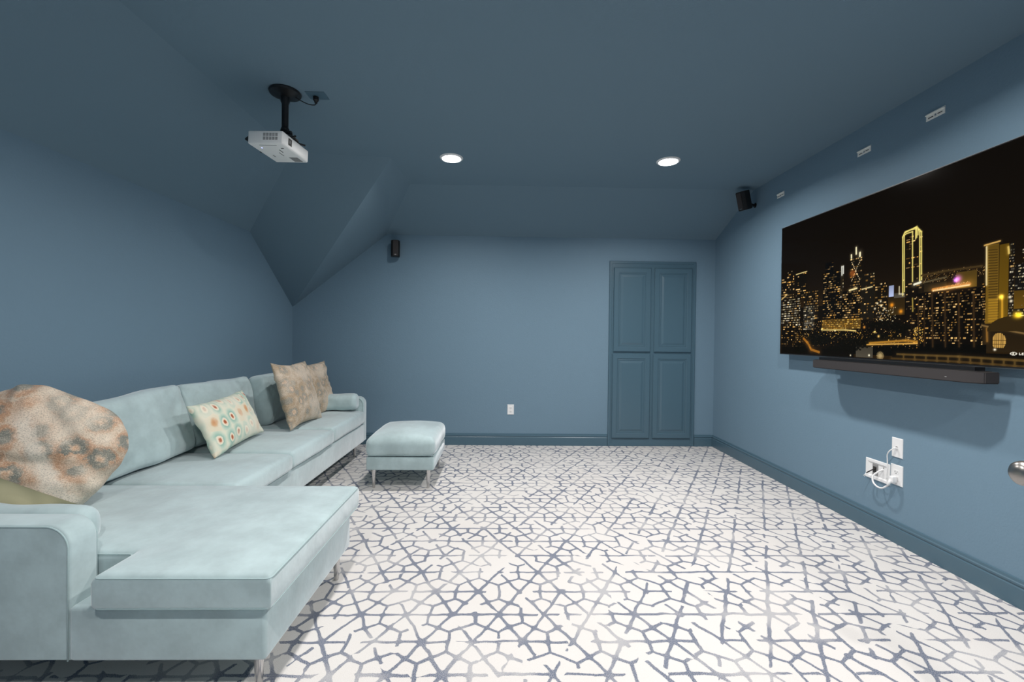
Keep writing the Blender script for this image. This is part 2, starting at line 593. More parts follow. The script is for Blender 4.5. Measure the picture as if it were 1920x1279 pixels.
def fabric_dots(name, kind):
    m = mat(name, (.6, .5, .4, 1), .9, sheen=.2, spec=.1, bump=(420, .4, .0015))
    nt = m.node_tree
    b = nt.nodes['Principled BSDF']
    x = NX(nt)
    tc = nt.nodes.new('ShaderNodeTexCoord').outputs['Object']
    mp = nt.nodes.new('ShaderNodeMapping')
    nt.links.new(tc, mp.inputs[0])
    nz = x.noise(tc, 30, 3)
    sub = nt.nodes.new('ShaderNodeVectorMath'); sub.operation = 'SUBTRACT'
    nt.links.new(nz.outputs['Color'], sub.inputs[0]); sub.inputs[1].default_value = (.5, .5, .5)
    sc = nt.nodes.new('ShaderNodeVectorMath'); sc.operation = 'SCALE'
    nt.links.new(sub.outputs[0], sc.inputs[0]); sc.inputs['Scale'].default_value = .075 if kind != 'ikat' else .016
    nz.inputs['Detail'].default_value = 6; nz.inputs['Roughness'].default_value = .75
    ad = nt.nodes.new('ShaderNodeVectorMath'); ad.operation = 'ADD'
    nt.links.new(mp.outputs[0], ad.inputs[0]); nt.links.new(sc.outputs[0], ad.inputs[1])
    vo = nt.nodes.new('ShaderNodeTexVoronoi')
    vo.voronoi_dimensions = '2D'
    nt.links.new(ad.outputs[0], vo.inputs['Vector'])
    if kind == 'ikat':
        mp.inputs['Scale'].default_value = (1.0, .8, 1)
        vo.inputs['Scale'].default_value = 10.5
        vo.inputs['Randomness'].default_value = .35
        ring = x.ramp(vo.outputs['Distance'], [(0, (.32, .07, .03, 1)), (.11, (.48, .16, .08, 1)), (.14, (.80, .60, .44, 1)), (.22, (.82, .76, .62, 1)), (.29, (.30, .48, .40, 1)), (.40, (.46, .60, .50, 1)), (.60, (.72, .72, .58, 1)), (1, (.78, .72, .57, 1))])
        alt = x.ramp(vo.outputs['Distance'], [(0, (.62, .28, .12, 1)), (.2, (.66, .40, .22, 1)), (.32, (.74, .66, .50, 1)), (1, (.76, .70, .55, 1))])
        sp = nt.nodes.new('ShaderNodeSeparateColor'); nt.links.new(vo.outputs['Color'], sp.inputs[0])
        col = x.mix(x.m('GREATER_THAN', sp.outputs[0], .78), ring, alt)
        col = x.mix(x.m('MULTIPLY', x.sstep(x.noise(tc, 6, 3).outputs['Fac'], .40, .62), .7), col, (.80, .75, .62, 1))
    else:
        near = kind == 'near'
        vo.inputs['Scale'].default_value = 10 if near else 11
        vo.inputs['Randomness'].default_value = .75
        O_ = (.52, .28, .16, 1) if near else (.40, .29, .19, 1)
        G_ = (.17, .18, .16, 1) if near else (.27, .25, .21, 1)
        K_ = (.64, .50, .38, 1) if near else (.56, .46, .36, 1)
        r1 = x.ramp(vo.outputs['Distance'], [(0, G_), (.22, G_), (.38, O_), (.50, O_), (.68, K_), (1, K_)])
        r2 = x.ramp(vo.outputs['Distance'], [(0, O_), (.12, (.66, .46, .32, 1)), (.24, G_), (.36, G_), (.5, O_), (.66, K_), (1, K_)])
        r3 = x.ramp(vo.outputs['Distance'], [(0, K_), (.4, O_), (1, K_)])
        sp = nt.nodes.new('ShaderNodeSeparateColor'); nt.links.new(vo.outputs['Color'], sp.inputs[0])
        col = x.mix(x.m('GREATER_THAN', sp.outputs[0], .45), r1, r2)
        col = x.mix(x.m('GREATER_THAN', sp.outputs[1], .72), col, r3)
        col = x.mix(x.m('MULTIPLY', x.sstep(x.noise(tc, 5, 4).outputs['Fac'], .42, .66), .8 if near else .75), col, (.72, .63, .52, 1) if near else (.66, .56, .46, 1))
        if near:
            spx = nt.nodes.new('ShaderNodeSeparateXYZ'); nt.links.new(ad.outputs[0], spx.inputs[0])
            ln_ = x.m('ABSOLUTE', x.m('ADD', x.m('ADD', x.m('MULTIPLY', spx.outputs[0], .62), spx.outputs[1]), -.07))
            band = x.m('SUBTRACT', 1.0, x.sstep(ln_, .012, .05))
            band = x.m('MULTIPLY', band, x.sstep(spx.outputs[0], -.16, -.05))
            col = x.mix(x.m('MULTIPLY', band, .85), col, (.76, .68, .58, 1))
        f = x.noise(tc, 210, 4, .85)
        col = x.mix(x.m('MULTIPLY', x.sstep(f.outputs['Fac'], .5, .60), .55), col, (.20, .19, .16, 1))
        col = x.mix(x.m('MULTIPLY', x.sstep(f.outputs['Fac'], .48, .38), .55), col, (.80, .70, .56, 1))
    nt.links.new(col, b.inputs['Base Color'])
    return m
M['near_pillow'] = fabric_dots('spotted_peach_print', 'near')
M['far_pillow'] = fabric_dots('faded_tan_print', 'far')
M['ikat'] = fabric_dots('cream_green_ikat_print', 'ikat')
M['khaki'] = mat('khaki_lining', (.34, .32, .20, 1), .8, sheen=.3)
def rebase(t, loc):
    loc = Vector(loc)
    t.location = loc
    for c in t.children:
        c.location = c.location - loc
    return t

# ------------------------------------------------------------------ room shell
RX, LX, BY, FY, CZ = 2.485, -2.43, 5.16, -1.5, 2.755
Ap, Bp, Dp = (LX, BY, 1.585), (LX, 4.29, 2.245), (-1.735, 3.66, CZ)
Cp, Ep, Fp = (-.948, 3.735, CZ), (-.93, 4.38, CZ), (-1.36, BY, 2.43)
KZ = 2.43          # height of the back wall under its slope
slab3('floor', [(LX - .1, FY - .1, 0), (RX + .1, FY - .1, 0), (RX + .1, BY + .1, 0), (LX - .1, BY + .1, 0)], (0, 0, -1), .1, M['carpet'], kind='structure')
slab3('wall_right', [(RX, FY, 0), (RX, BY, 0), (RX, BY, KZ), (RX, 4.38, CZ), (RX, FY, CZ)], (1, 0, 0), .12, M['wall'], kind='structure')
slab3('wall_left', [(LX, FY, 0), (LX, BY, 0), Ap, Bp, (LX, FY, 2.245)], (-1, 0, 0), .12, M['wall'], kind='structure')
slab3('wall_back', [(LX, BY, 0), (RX, BY, 0), (RX, BY, KZ), Fp, Ap], (0, 1, 0), .12, M['wall'], kind='structure')
slab3('wall_front', [(LX, FY, 0), (RX, FY, 0), (RX, FY, CZ), (-1.735, FY, CZ), (LX, FY, 2.245)], (0, -1, 0), .12, M['wall'], kind='structure')
ceil = slab3('ceiling', [(-1.735, FY, CZ), (RX, FY, CZ), (RX, 4.38, CZ), Ep, Cp, Dp], (0, 0, 1), .12, M['ceil'], kind='structure')
def sloped(pts, out):
    return slab3('ceiling_slope', pts, out, .1, M['ceil'], ceil)
sloped([(LX, FY, 2.245), Bp, Dp, (-1.735, FY, CZ)], (-.5, 0, .8))
sloped([(RX, 4.38, CZ), (RX, BY, KZ), Fp, Ep], (0, .3, .95))
sloped([Bp, Ap, Cp], (-.1, .5, .8))
sloped([Bp, Cp, Dp], (-.1, .5, .8))
sloped([Cp, Ap, Fp], (-.5, 0, .8))
sloped([Cp, Fp, Ep], (-.5, .1, .8))

def baseboard(name, p0, p1, inward):
    """moulded skirting between two floor points"""
    prof = [(0, 0), (.015, 0), (.015, .094), (.011, .100), (.011, .105), (.0155, .109), (.0155, .117), (.010, .121), (.008, .134), (.0, .137)]
    bm = nb()
    A, B, n = Vector(p0), Vector(p1), Vector(inward)
    ra = [bm.verts.new(A + n * d + Vector((0, 0, z))) for d, z in prof]
    rb = [bm.verts.new(B + n * d + Vector((0, 0, z))) for d, z in prof]
    for i in range(len(prof)):
        j = (i + 1) % len(prof)
        bm.faces.new((ra[i], ra[j], rb[j], rb[i]))
    bm.faces.new(ra)
    bm.faces.new(rb[::-1])
    return obj(name, bm, M['trim'], kind='structure')
baseboard('baseboard_back', (LX, BY, 0), (1.232, BY, 0), (0, -1, 0))
baseboard('baseboard_back', (2.258, BY, 0), (RX - .016, BY, 0), (0, -1, 0))
baseboard('baseboard_right', (RX, FY, 0), (RX, BY, 0), (-1, 0, 0))
baseboard('baseboard_left', (LX, FY, 0), (LX, BY - .016, 0), (1, 0, 0))

# ------------------------------------------------------------------ recessed downlights
lens = mat('lit_lens', (.9, .9, .9, 1), .6)
lens.node_tree.nodes['Principled BSDF'].inputs['Emission Color'].default_value = (1, .97, .94, 1)
lens.node_tree.nodes['Principled BSDF'].inputs['Emission Strength'].default_value = 40
def downlight(x, y, label, power=1.0):
    t = thing('recessed_downlight', label, 'light', (x, y, CZ), group='recessed ceiling downlights')
    obj('trim_ring', lathe(nb(), [(.073, -.002), (.078, -.010), (.090, -.008), (.097, -.001), (.097, 0)], 40), M['white'], t, smooth=True)
    obj('lens', lathe(nb(), [(.0755, -.003), (.066, -.009), (.045, -.013), (0, -.015)], 40), lens, t, smooth='all')
    ld = bpy.data.lights.new('lamp', 'AREA')
    ld.shape = 'DISK'
    ld.size = .13
    ld.energy = LAMP_W * power
    ld.color = LAMP_COL
    ld.spread = R(LAMP_SPREAD)
    lo = bpy.data.objects.new('lamp', ld)
    C.objects.link(lo)
    lo.parent = t
    lo.location = (0, 0, -.017)
downlight(-.446, 3.72, 'white round recessed downlight, the left one of the two glowing above the back wall', .8)
downlight(1.37, 3.70, 'white round recessed downlight, the right one of the two glowing above the back wall', 1.05)
downlight(-.45, 1.80, 'white round recessed downlight just above the picture edge, right of the projector', .8)
downlight(1.38, 1.80, 'white round recessed downlight just above the picture edge, towards the television', 1.22)
downlight(-.45, -.15, 'white round recessed downlight behind the camera on the sofa side of the ceiling')
downlight(1.38, -.15, 'white round recessed downlight behind the camera on the television side of the ceiling')

# ------------------------------------------------------------------ built-in cabinet
cab = thing('built_in_cabinet', 'tall blue built-in cabinet with four raised-panel doors in the back wall', 'cabinet')
cx, cz0, cz1, cy = 1.745, .0, 2.163, BY
cw = 1.018
ff = nested(nb(), cw, cz1 - .0, [(0, .014), (.004, .018), (.026, .018), (.030, .013), (.06, .013)])
obj('face_frame', ff, M['trim'], cab, at=(cx, cy, cz1 / 2))
obj('toe_board', box(nb(), -.46, .46, -.017, 0, .0, .085, bev=.002), M['trim'], cab, at=(cx, cy, 0))
dprof = [(0, .010), (.003, .015), (.008, .020), (.055, .020), (.060, .015), (.066, .015), (.070, .017), (.074, .012)]
pprof = [(0, .012), (.004, .010), (.030, .017), (.034, .018)]
for (x0, x1, z0, z1) in ((1.285, 1.722, 1.105, 2.085), (1.763, 2.205, 1.105, 2.085), (1.278, 1.722, .095, 1.083), (1.755, 2.205, .095, 1.083)):
    wd, hd = x1 - x0, z1 - z0
    d = obj('door', nested(nb(), wd, hd, dprof), M['trim'], cab, at=((x0 + x1) / 2, cy - .013, (z0 + z1) / 2))
    obj('raised_panel', nested(nb(), wd - .148, hd - .148, pprof, back=.002), M['trim'], d, at=(0, 0, 0))
rebase(cab, (cx, cy, 0))

# ------------------------------------------------------------------ open door leaf (only its knob reaches into view)
dr = thing('door_1', 'blue', 'door')
del dr['label'], dr['category']
dr['kind'] = 'structure'
leaf = box(nb(), 1.505, 1.54, .46, 1.26, .012, 2.04, bev=.002)
obj('door_leaf', leaf, M['trim'], dr, smooth=True)
km = Matrix.Translation((1.505, 1.20, .901)) @ Matrix.Rotation(-PI / 2, 4, 'Y')
kn = lathe(nb(), [(0, 0), (.032, 0), (.032, .006), (.026, .010), (.012, .014), (.011, .036), (.018, .042), (.028, .050), (.0345, .062), (.0355, .074), (.032, .086), (.024, .094), (.012, .0985), (0, .0995)], 40, km)
k_ = obj('door_knob', kn, M['nickel'], dr, smooth=True)
k_['label'] = 'round satin nickel door knob'
rebase(dr, (1.505, 1.20, 0))
dr.rotation_euler = (0, 0, R(-6))
dr.location.x += .034

# ------------------------------------------------------------------ sectional sofa
SL = M['velvet']
sofa = thing('sectional_sofa', 'pale aqua velvet sectional sofa with a chaise, along the left wall', 'sofa')
def seat_mesh(bm_, name, **k):
    return obj(name, bm_, SL, sofa, smooth=60, **k)
B0, B1 = .148, .335            # underside and top of the upholstered base
seat_mesh(box(nb(), -2.40, -1.448, 1.63, 4.69, B0, B1, bev=.014, seg=3), 'base')
seat_mesh(box(nb(), -1.463, -.800, 1.520, 2.36, B0, B1, bev=.014, seg=3), 'chaise_base')
# back rail with a rounded top
seat_mesh(box(nb(), -2.405, -2.27, 1.635, 4.69, B1 - .03, .74, bev=.045, seg=4), 'back_frame')
def arm(y0, y1, name='arm'):
    # side outline with one big radius at the front top corner
    bm = nb()
    x0, x1, z0, z1, rad = -2.40, -1.462, B0, .612, .075
    pts = [(x0, z0), (x1, z0)] + [(x1 - rad + rad * math.cos(a), z1 - rad + rad * math.sin(a)) for a in [i * PI / 2 / 8 for i in range(9)]] + [(x0, z1)]
    a = [bm.verts.new((x, y0, z)) for x, z in pts]
    b = [bm.verts.new((x, y1, z)) for x, z in pts]
    bm.faces.new(a)
    bm.faces.new(b[::-1])
    for i in range(len(pts)):
        j = (i + 1) % len(pts)
        bm.faces.new((a[i], b[i], b[j], a[j]))
    bmesh.ops.recalc_face_normals(bm, faces=bm.faces)
    bmesh.ops.bevel(bm, geom=[e for e in bm.edges if abs(e.verts[0].co.y - e.verts[1].co.y) < 1e-6], offset=.010, segments=3, affect='EDGES', profile=.5)
    o = obj(name, bm, SL, sofa, smooth=40)
    # piping along both faces
    for y in (y0 - .0005, y1 + .0005):
        q = [(x, y, z) for x, z in pts[1:]]
        q = [(p[0] - .006 * (1 if p[0] > x1 - rad * .9 else 0), p[1], p[2] - .006 * (1 if p[2] > z1 - rad * .9 else 0)) for p in q]
        obj('piping', tube(nb(), q, .0028, 6), M['piping'], o, smooth='all')
    return o
arm(1.525, 1.63)
arm(4.69, 4.795)
# seat cushions
def cushion(name, x0, x1, y0, y1, z0, z1, crown=.02, seed=0, r=.028, side=.006):
    bm = rbox(nb(), (x1 - x0, y1 - y0, z1 - z0), r, (crown, 0), side, .005, 5, seed, 16)
    o = obj(name, bm, SL, sofa, smooth='all', at=((x0 + x1) / 2, (y0 + y1) / 2, (z0 + z1) / 2))
    h = [(x1 - x0) / 2 + side * .2, (y1 - y0) / 2 + side * .2, (z1 - z0) / 2 - r * .28]
    return o
cushion('seat_cushion', -2.25, -1.42, 2.40, 3.045, B1 + .003, .455, .016, 1)
cushion('seat_cushion', -2.25, -1.43, 3.055, 3.80, B1 + .003, .46, .018, 2)
cushion('seat_cushion', -2.25, -1.44, 3.81, 4.68, B1 + .003, .468, .018, 3)
def in_chaise(x, y):
    return (-2.25 < x < -.765) and ((1.645 < y < 2.385) or (x > -1.352 and 1.482 < y < 2.385))
cc = lcushion(nb(), [-2.25, -1.352, -.765], [1.482, 1.645, 2.385], in_chaise, .026, B1 + .004, .462, .016)
chc = obj('chaise_cushion', cc, SL, sofa, smooth='all')
def loop_piping(pts, z, parent, rad=.0026):
    q = []
    n = len(pts)
    for i in range(n):
        a, b, c = Vector(pts[i - 1]), Vector(pts[i]), Vector(pts[(i + 1) % n])
        for k in range(5):
            t = k / 4
            p0, p2 = b + (a - b).normalized() * .02, b + (c - b).normalized() * .02
            p = (1 - t) ** 2 * p0 + 2 * t * (1 - t) * b + t * t * p2
            q.append((p.x, p.y, z))
    return obj('piping', tube(nb(), q, rad, 6, close=True), M['piping'], parent, smooth='all')
e_ = .003
outl = [(-2.245, 1.65), (-1.352 + e_, 1.65), (-1.352 + e_, 1.482 + e_), (-.765 - e_, 1.482 + e_), (-.765 - e_, 2.385 - e_), (-2.245, 2.385 - e_)]
loop_piping(outl, .452, chc)
loop_piping(outl, B1 + .016, chc)
# back cushions: local X along the sofa, Y up the cushion, Z out into the room
def back_cushion(yc, xb, width, height, thick, lean, seed, zb=.462, tw=0, crown=.035, r=.03):
    bm = rbox(nb(), (width, height, thick), r, (crown, .012), .008, .020, 4.5, seed, 30, wr=.007)
    o = obj('back_cushion', bm, SL, sofa, smooth='all')
    up = Vector((-math.sin(R(lean)), tw, math.cos(R(lean))))
    m = frame_mtx((0, 0, 0), (0, 1, -tw), up)
    ctr = Vector((xb, yc, zb)) + up.normalized() * height / 2 + (m.to_3x3() @ Vector((0, 0, 1))) * thick / 2
    o.matrix_world = Matrix.Translation(ctr) @ m
    return o
back_cushion(1.965, -2.21, .62, .42, .13, 14, 4)
back_cushion(2.655, -2.19, .73, .425, .14, 14, 5, tw=-.03)
back_cushion(3.43, -2.20, .76, .43, .14, 15, 6, tw=.02)
back_cushion(4.245, -2.14, .80, .43, .15, 9, 7, r=.05)
# legs
def leg(x, y, p=sofa):
    return obj('leg', lathe(nb(), [(0, 0), (.0105, 0), (.012, .003), (.0185, B0 - .006), (.0185, B0), (0, B0)], 20), M['steel'], p, smooth=40, at=(x, y, 0))
for (x, y) in ((-.865, 1.60), (-.85, 2.30), (-1.53, 4.62), (-1.53, 3.1), (-2.33, 1.62), (-2.33, 4.7), (-2.33, 3.1)):
    leg(x, y)
rebase(sofa, (-1.9, 3.1, 0))

# ------------------------------------------------------------------ ottoman
ott = thing('ottoman', 'pale aqua velvet rectangular ottoman on slim metal legs beyond the chaise', 'ottoman')
obj('base', box(nb(), -1.112, -.558, 3.64, 4.33, .160, .268, bev=.012, seg=3), SL, ott, smooth=50)
oc = obj('cushion', rbox(nb(), (.566, .71, .150), .045, (.055, 0), .006, .005, 5, 11, 16), SL, ott, smooth='all', at=(-.835, 3.985, .346))
loop_piping([(-.276, -.349), (.276, -.349), (.276, .349), (-.276, .349)], -.062, oc)
for (x, y) in ((-1.06, 3.69), (-.61, 3.69), (-.605, 4.25), (-1.06, 4.25)):
    obj('leg', lathe(nb(), [(0, 0), (.009, 0), (.0105, .003), (.0175, .154), (.0175, .16), (0, .16)], 20), M['steel'], ott, smooth=40, at=(x, y, 0))
rebase(ott, (-.835, 3.97, 0))

# ------------------------------------------------------------------ loose cushions
def place(o, origin, x, y):
    o.matrix_world = frame_mtx(origin, x, y)
    return o
bol = rbox(nb(), (.60, .105, .145), .045, (.006, 0), .004, .012, 7, 21, 14)
tag(obj('arm_cushion', bol, SL, smooth='all', at=(-1.845, 1.695, .538), rot=(0, R(1), R(1))), 'small aqua velvet arm cushion wedged against the near sofa arm', 'cushion')
bol = rbox(nb(), (.50, .14, .155), .045, (.006, 0), .004, .010, 8, 22, 14)
tag(obj('arm_cushion', bol, SL, smooth='all', at=(-1.745, 4.60, .570), rot=(0, R(-2), 0)), 'small aqua velvet arm cushion against the far sofa arm', 'cushion')

pb = obj('throw_pillow', pillow(nb(), .60, .60, .28, conc=-.02, rnd=.20, amp=.038, nsc=6, seed=3, N=64, q=.45, folds=.014), M['near_pillow'], smooth='all')
tag(pb, 'large peach and cream throw pillow with grey spots slumped over the near sofa arm', 'pillow')
PBM = ((-2.075, 1.975, .715), (.82, .19, -.51), (.30, .51, .78))
place(pb, *PBM)
kb = pillow(nb(), .60, .60, .28, conc=-.02, rnd=.20, amp=.038, nsc=6, seed=3, N=64, q=.45, folds=.014, off=.0022, only_front=True)
for co_l, no_l in (((0, -.095, 0), (-.067, 1.116, 0)), ((.28, 0, 0), (.866, .5, 0))):
    bmesh.ops.bisect_plane(kb, geom=kb.verts[:] + kb.edges[:] + kb.faces[:], plane_co=co_l, plane_no=no_l, clear_outer=True)
kp = obj('zip_lining', kb, M['khaki'], pb, smooth='all')
kp['label'] = 'khaki lining strip'

lp = obj('throw_pillow', pillow(nb(), .71, .37, .15, conc=.09, amp=.012, nsc=7, seed=5, N=36), M['ikat'], smooth='all')
tag(lp, 'oblong cream pillow with green and rust dotted rings leaning on the middle back cushion', 'pillow')
place(lp, (-1.92, 3.155, .655), (-.10, 1, .03), (-.42, -.10, .90))

p1 = obj('throw_pillow', pillow(nb(), .61, .58, .16, conc=.11, amp=.018, nsc=6, seed=8, N=36), M['far_pillow'], smooth='all')
tag(p1, 'square faded tan print pillow, the nearer of the two at the far sofa end', 'pillow')
place(p1, (-1.80, 3.94, .748), (.02, 1, -.02), (-.30, -.10, .95))
p2 = obj('throw_pillow', pillow(nb(), .57, .56, .14, conc=.11, amp=.026, nsc=6, seed=9, N=36), M['far_pillow'], smooth='all')
tag(p2, 'square creased tan print pillow, the farther of the two at the far sofa end', 'pillow')
place(p2, (-1.875, 4.47, .725), (.14, 1, .0), (-.25, -.06, .95))

# ------------------------------------------------------------------ projector and its ceiling mount
mt = thing('projector_mount', 'black round ceiling mount with a short pole holding the projector', 'mount')
mp_ = (-1.352, 2.76)
obj('ceiling_plate', lathe(nb(), [(0, CZ), (.088, CZ), (.092, CZ - .006), (.088, CZ - .016), (.060, CZ - .027), (.034, CZ - .036), (0, CZ - .036)], 40, Matrix.Translation((*mp_, 0))), M['black'], mt, smooth=True)
pl_ = lathe(nb(), [(0, CZ - .03), (.028, CZ - .03), (.026, CZ - .06), (.0195, CZ - .075), (.0195, 2.535), (.024, 2.53), (.024, 2.515), (0, 2.515)], 24, Matrix.Translation((*mp_, 0)))
obj('pole', pl_, M['black'], mt, smooth=40)
jb = box(nb(), mp_[0] - .022, mp_[0] + .022, mp_[1] - .018, mp_[1] + .018, 2.478, 2.522, bev=.004)
tube(jb, [(mp_[0] - .044, mp_[1], 2.50), (mp_[0] + .044, mp_[1], 2.50)], .008, 12)
lathe(jb, [(0, 0), (.017, 0), (.017, .010), (0, .010)], 16, Matrix.Translation((mp_[0] + .030, mp_[1], 2.50)) @ Matrix.Rotation(PI / 2, 4, 'Y'))
obj('swivel_joint', jb, M['black'], mt, smooth=40)
jp = lathe(nb(), [(0, 2.487), (.034, 2.486), (.062, 2.478), (.076, 2.466), (.076, 2.458), (0, 2.458)], 36, Matrix.Translation((*mp_, 0)))
for a in (35, 145, 215, 325):
    c_, s_ = math.cos(R(a)), math.sin(R(a))
    tube(jp, [(mp_[0] + .05 * c_, mp_[1] + .05 * s_, 2.462), (mp_[0] + .115 * c_, mp_[1] + .115 * s_, 2.457)], .006, 8)
obj('bracket_plate', jp, M['black'], mt, smooth=40)

PW, PD, PH = .215, .285, .078
pj = thing('projector', 'white ceiling projector hanging from a black pole mount', 'projector', (-1.388, 2.765, 2.418), (R(0), R(2.0), R(-5)))
obj('shell', box(nb(), -PW / 2, PW / 2, -PD / 2, PD / 2, -PH / 2, PH / 2, bev=.010, seg=4), M['white2'], pj, smooth=50)
vg = nb()
for i in range(5):
    for j in range(2):
        for k in range(5):
            x = -.012 + i * .0185
            z = -.006 + j * .0225 + k * .0036
            box(vg, x, x + .0145, -PD / 2 - .0012, -PD / 2 + .002, z - .009, z - .0072)
g_ = obj('vent_grille', vg, M['grey'], pj, kind='stuff')
sk = box(nb(), PW / 2 - .002, PW / 2 + .0012, -.085, -.050, -.018, .022)
obj('power_socket', sk, M['slot'], pj)
sk = box(nb(), PW / 2 + .0012, PW / 2 + .0032, -.078, -.068, -.008, .012, bev=.001)
obj('socket_pins', sk, M['grey'], pj)
for (x0, y0, x1, y1) in ((.035, -.06, .04, -.02), (.01, -.02, .014, .03), (.062, -.085, .078, -.078), (-.055, .02, -.051, .05)):
    obj('hatch_slot', box(nb(), x0, x1, y0, y1, -PH / 2 - .0010, -PH / 2 + .001), M['slot'], pj)
uv = nb()
for i in range(11):
    box(uv, .030 + (i % 2) * 0, .085, .055 + i * .0065, .0583 + i * .0065, -PH / 2 - .0010, -PH / 2 + .001)
obj('underside_vent', uv, M['grey'], pj, kind='stuff')
obj('lamp_hatch', box(nb(), -.045, .06, -.125, -.122, -PH / 2 - .0016, -PH / 2 + .001), M['grey'], pj)
obj('status_light', lathe(nb(), [(0, -.002), (.004, -.002), (.004, .001), (0, .001)], 12, Matrix.Translation((-.055, -.085, -PH / 2))), M['blue_led'], pj)
obj('lens_hood', lathe(nb(), [(0, -.002), (.021, -.002), (.017, .010), (.006, .030), (0, .032)], 20, Matrix.Translation((-PW / 2, -.115, -.002)) @ Matrix.Rotation(-PI / 2, 4, 'Y')), M['black'], pj, smooth=40)
ft = nb()
for (x, y) in ((-.112, .0), ):
    lathe(ft, [(0, -.012), (.011, -.010), (.009, .003), (0, .003)], 14, Matrix.Translation((x, y, -PH / 2 + .016)))
obj('foot', ft, M['black'], pj, smooth=40)
bt = box(nb(), -.085, .085, -.10, .13, PH / 2 - .004, PH / 2 + .004, bev=.002)
obj('top_plate', bt, M['black'], pj, smooth=True)

co = thing('ceiling_outlet', 'blue painted ceiling outlet plate beside the projector mount', 'outlet', (-1.17, 2.79, CZ))
obj('cover_plate', nested(nb(), .118, .088, [(0, .002), (.003, .005)]), M['trim'], co, rot=(R(90), 0, 0))
cd = obj('plug', lathe(nb(), [(0, CZ - .006), (.017, CZ - .006), (.017, CZ - .026), (.010, CZ - .034), (.008, CZ - .045), (0, CZ - .045)], 16, Matrix.Translation((-1.182, 2.80, 0))), M['blackp'], mt, smooth=40)
obj('cable', tube(nb(), spline([(-1.182, 2.80, CZ - .043), (-1.19, 2.80, CZ - .055), (-1.225, 2.79, CZ - .056), (-1.27, 2.775, CZ - .040), (-1.298, 2.765, CZ - .024)], 6), .0028, 8), M['blackp'], mt, smooth='all')

rebase(mt, (*mp_, CZ))

# ------------------------------------------------------------------ speakers
def speaker(name, label, loc, mtx, wall_pt, wall_n):
    t = thing(name, label, 'speaker')
    t.matrix_world = Matrix.Translation(loc) @ mtx
    # local: X width, -Y front, Z up
    w_, d_, h_ = .098, .105, .180
    bm = nb()
    pts = [(-w_ / 2, d_ / 2), (-w_ / 2, -d_ / 2 + .030), (-w_ / 2 + .022, -d_ / 2), (w_ / 2 - .022, -d_ / 2), (w_ / 2, -d_ / 2 + .030), (w_ / 2, d_ / 2)]
    a = [bm.verts.new((x, y, -h_ / 2)) for x, y in pts]
    b = [bm.verts.new((x, y, h_ / 2)) for x, y in pts]
    bm.faces.new(a)
    bm.faces.new(b[::-1])
    for i in range(6):
        j = (i + 1) % 6
        bm.faces.new((a[i], b[i], b[j], a[j]))
    bmesh.ops.bevel(bm, geom=list(bm.edges), offset=.004, segments=2, affect='EDGES')
    obj('cabinet', bm, M['blackp'], t, smooth=35)
    obj('grille', box(nb(), -.026, .026, -d_ / 2 - .003, -d_ / 2 + .001, -h_ / 2 + .012, h_ / 2 - .010, bev=.002), M['sound'], t)
    inv = t.matrix_world.inverted()
    p = inv @ Vector(wall_pt)
    s = Vector((0, d_ / 2 - .003, -.03))
    n = (inv.to_3x3() @ Vector(wall_n)).normalized()
    br = tube(nb(), [s, s + Vector((0, .014, 0)), p + n * .022, p + n * .004], .013, 12)
    q = Vector((0, 0, 1)).rotation_difference(n).to_matrix().to_4x4()
    lathe(br, [(0, 0), (.024, 0), (.024, .005), (.018, .009), (0, .009)], 20, Matrix.Translation(p) @ q)
    obj('wall_bracket', br, M['black'], t, smooth=40)
    obj('badge', box(nb(), -.011, .011, -d_ / 2 - .0042, -d_ / 2 - .0025, -h_ / 2 + .016, -h_ / 2 + .019), M['steel'], t)
    return t
speaker('wall_speaker', 'small black wall speaker on the back wall below the dormer slope', (-1.235, 5.075, 2.255), Matrix.Rotation(R(14), 4, 'Z'), (-1.235, BY, 2.27), (0, -1, 0))
m_ = Matrix.Rotation(R(-66), 4, 'Z') @ Matrix.Rotation(R(17), 4, 'X')
speaker('wall_speaker', 'small black tilted speaker bracketed high on the right wall beside the ceiling', (2.335, 4.30, 2.622), m_, (RX, 4.35, 2.595), (-1, 0, 0))

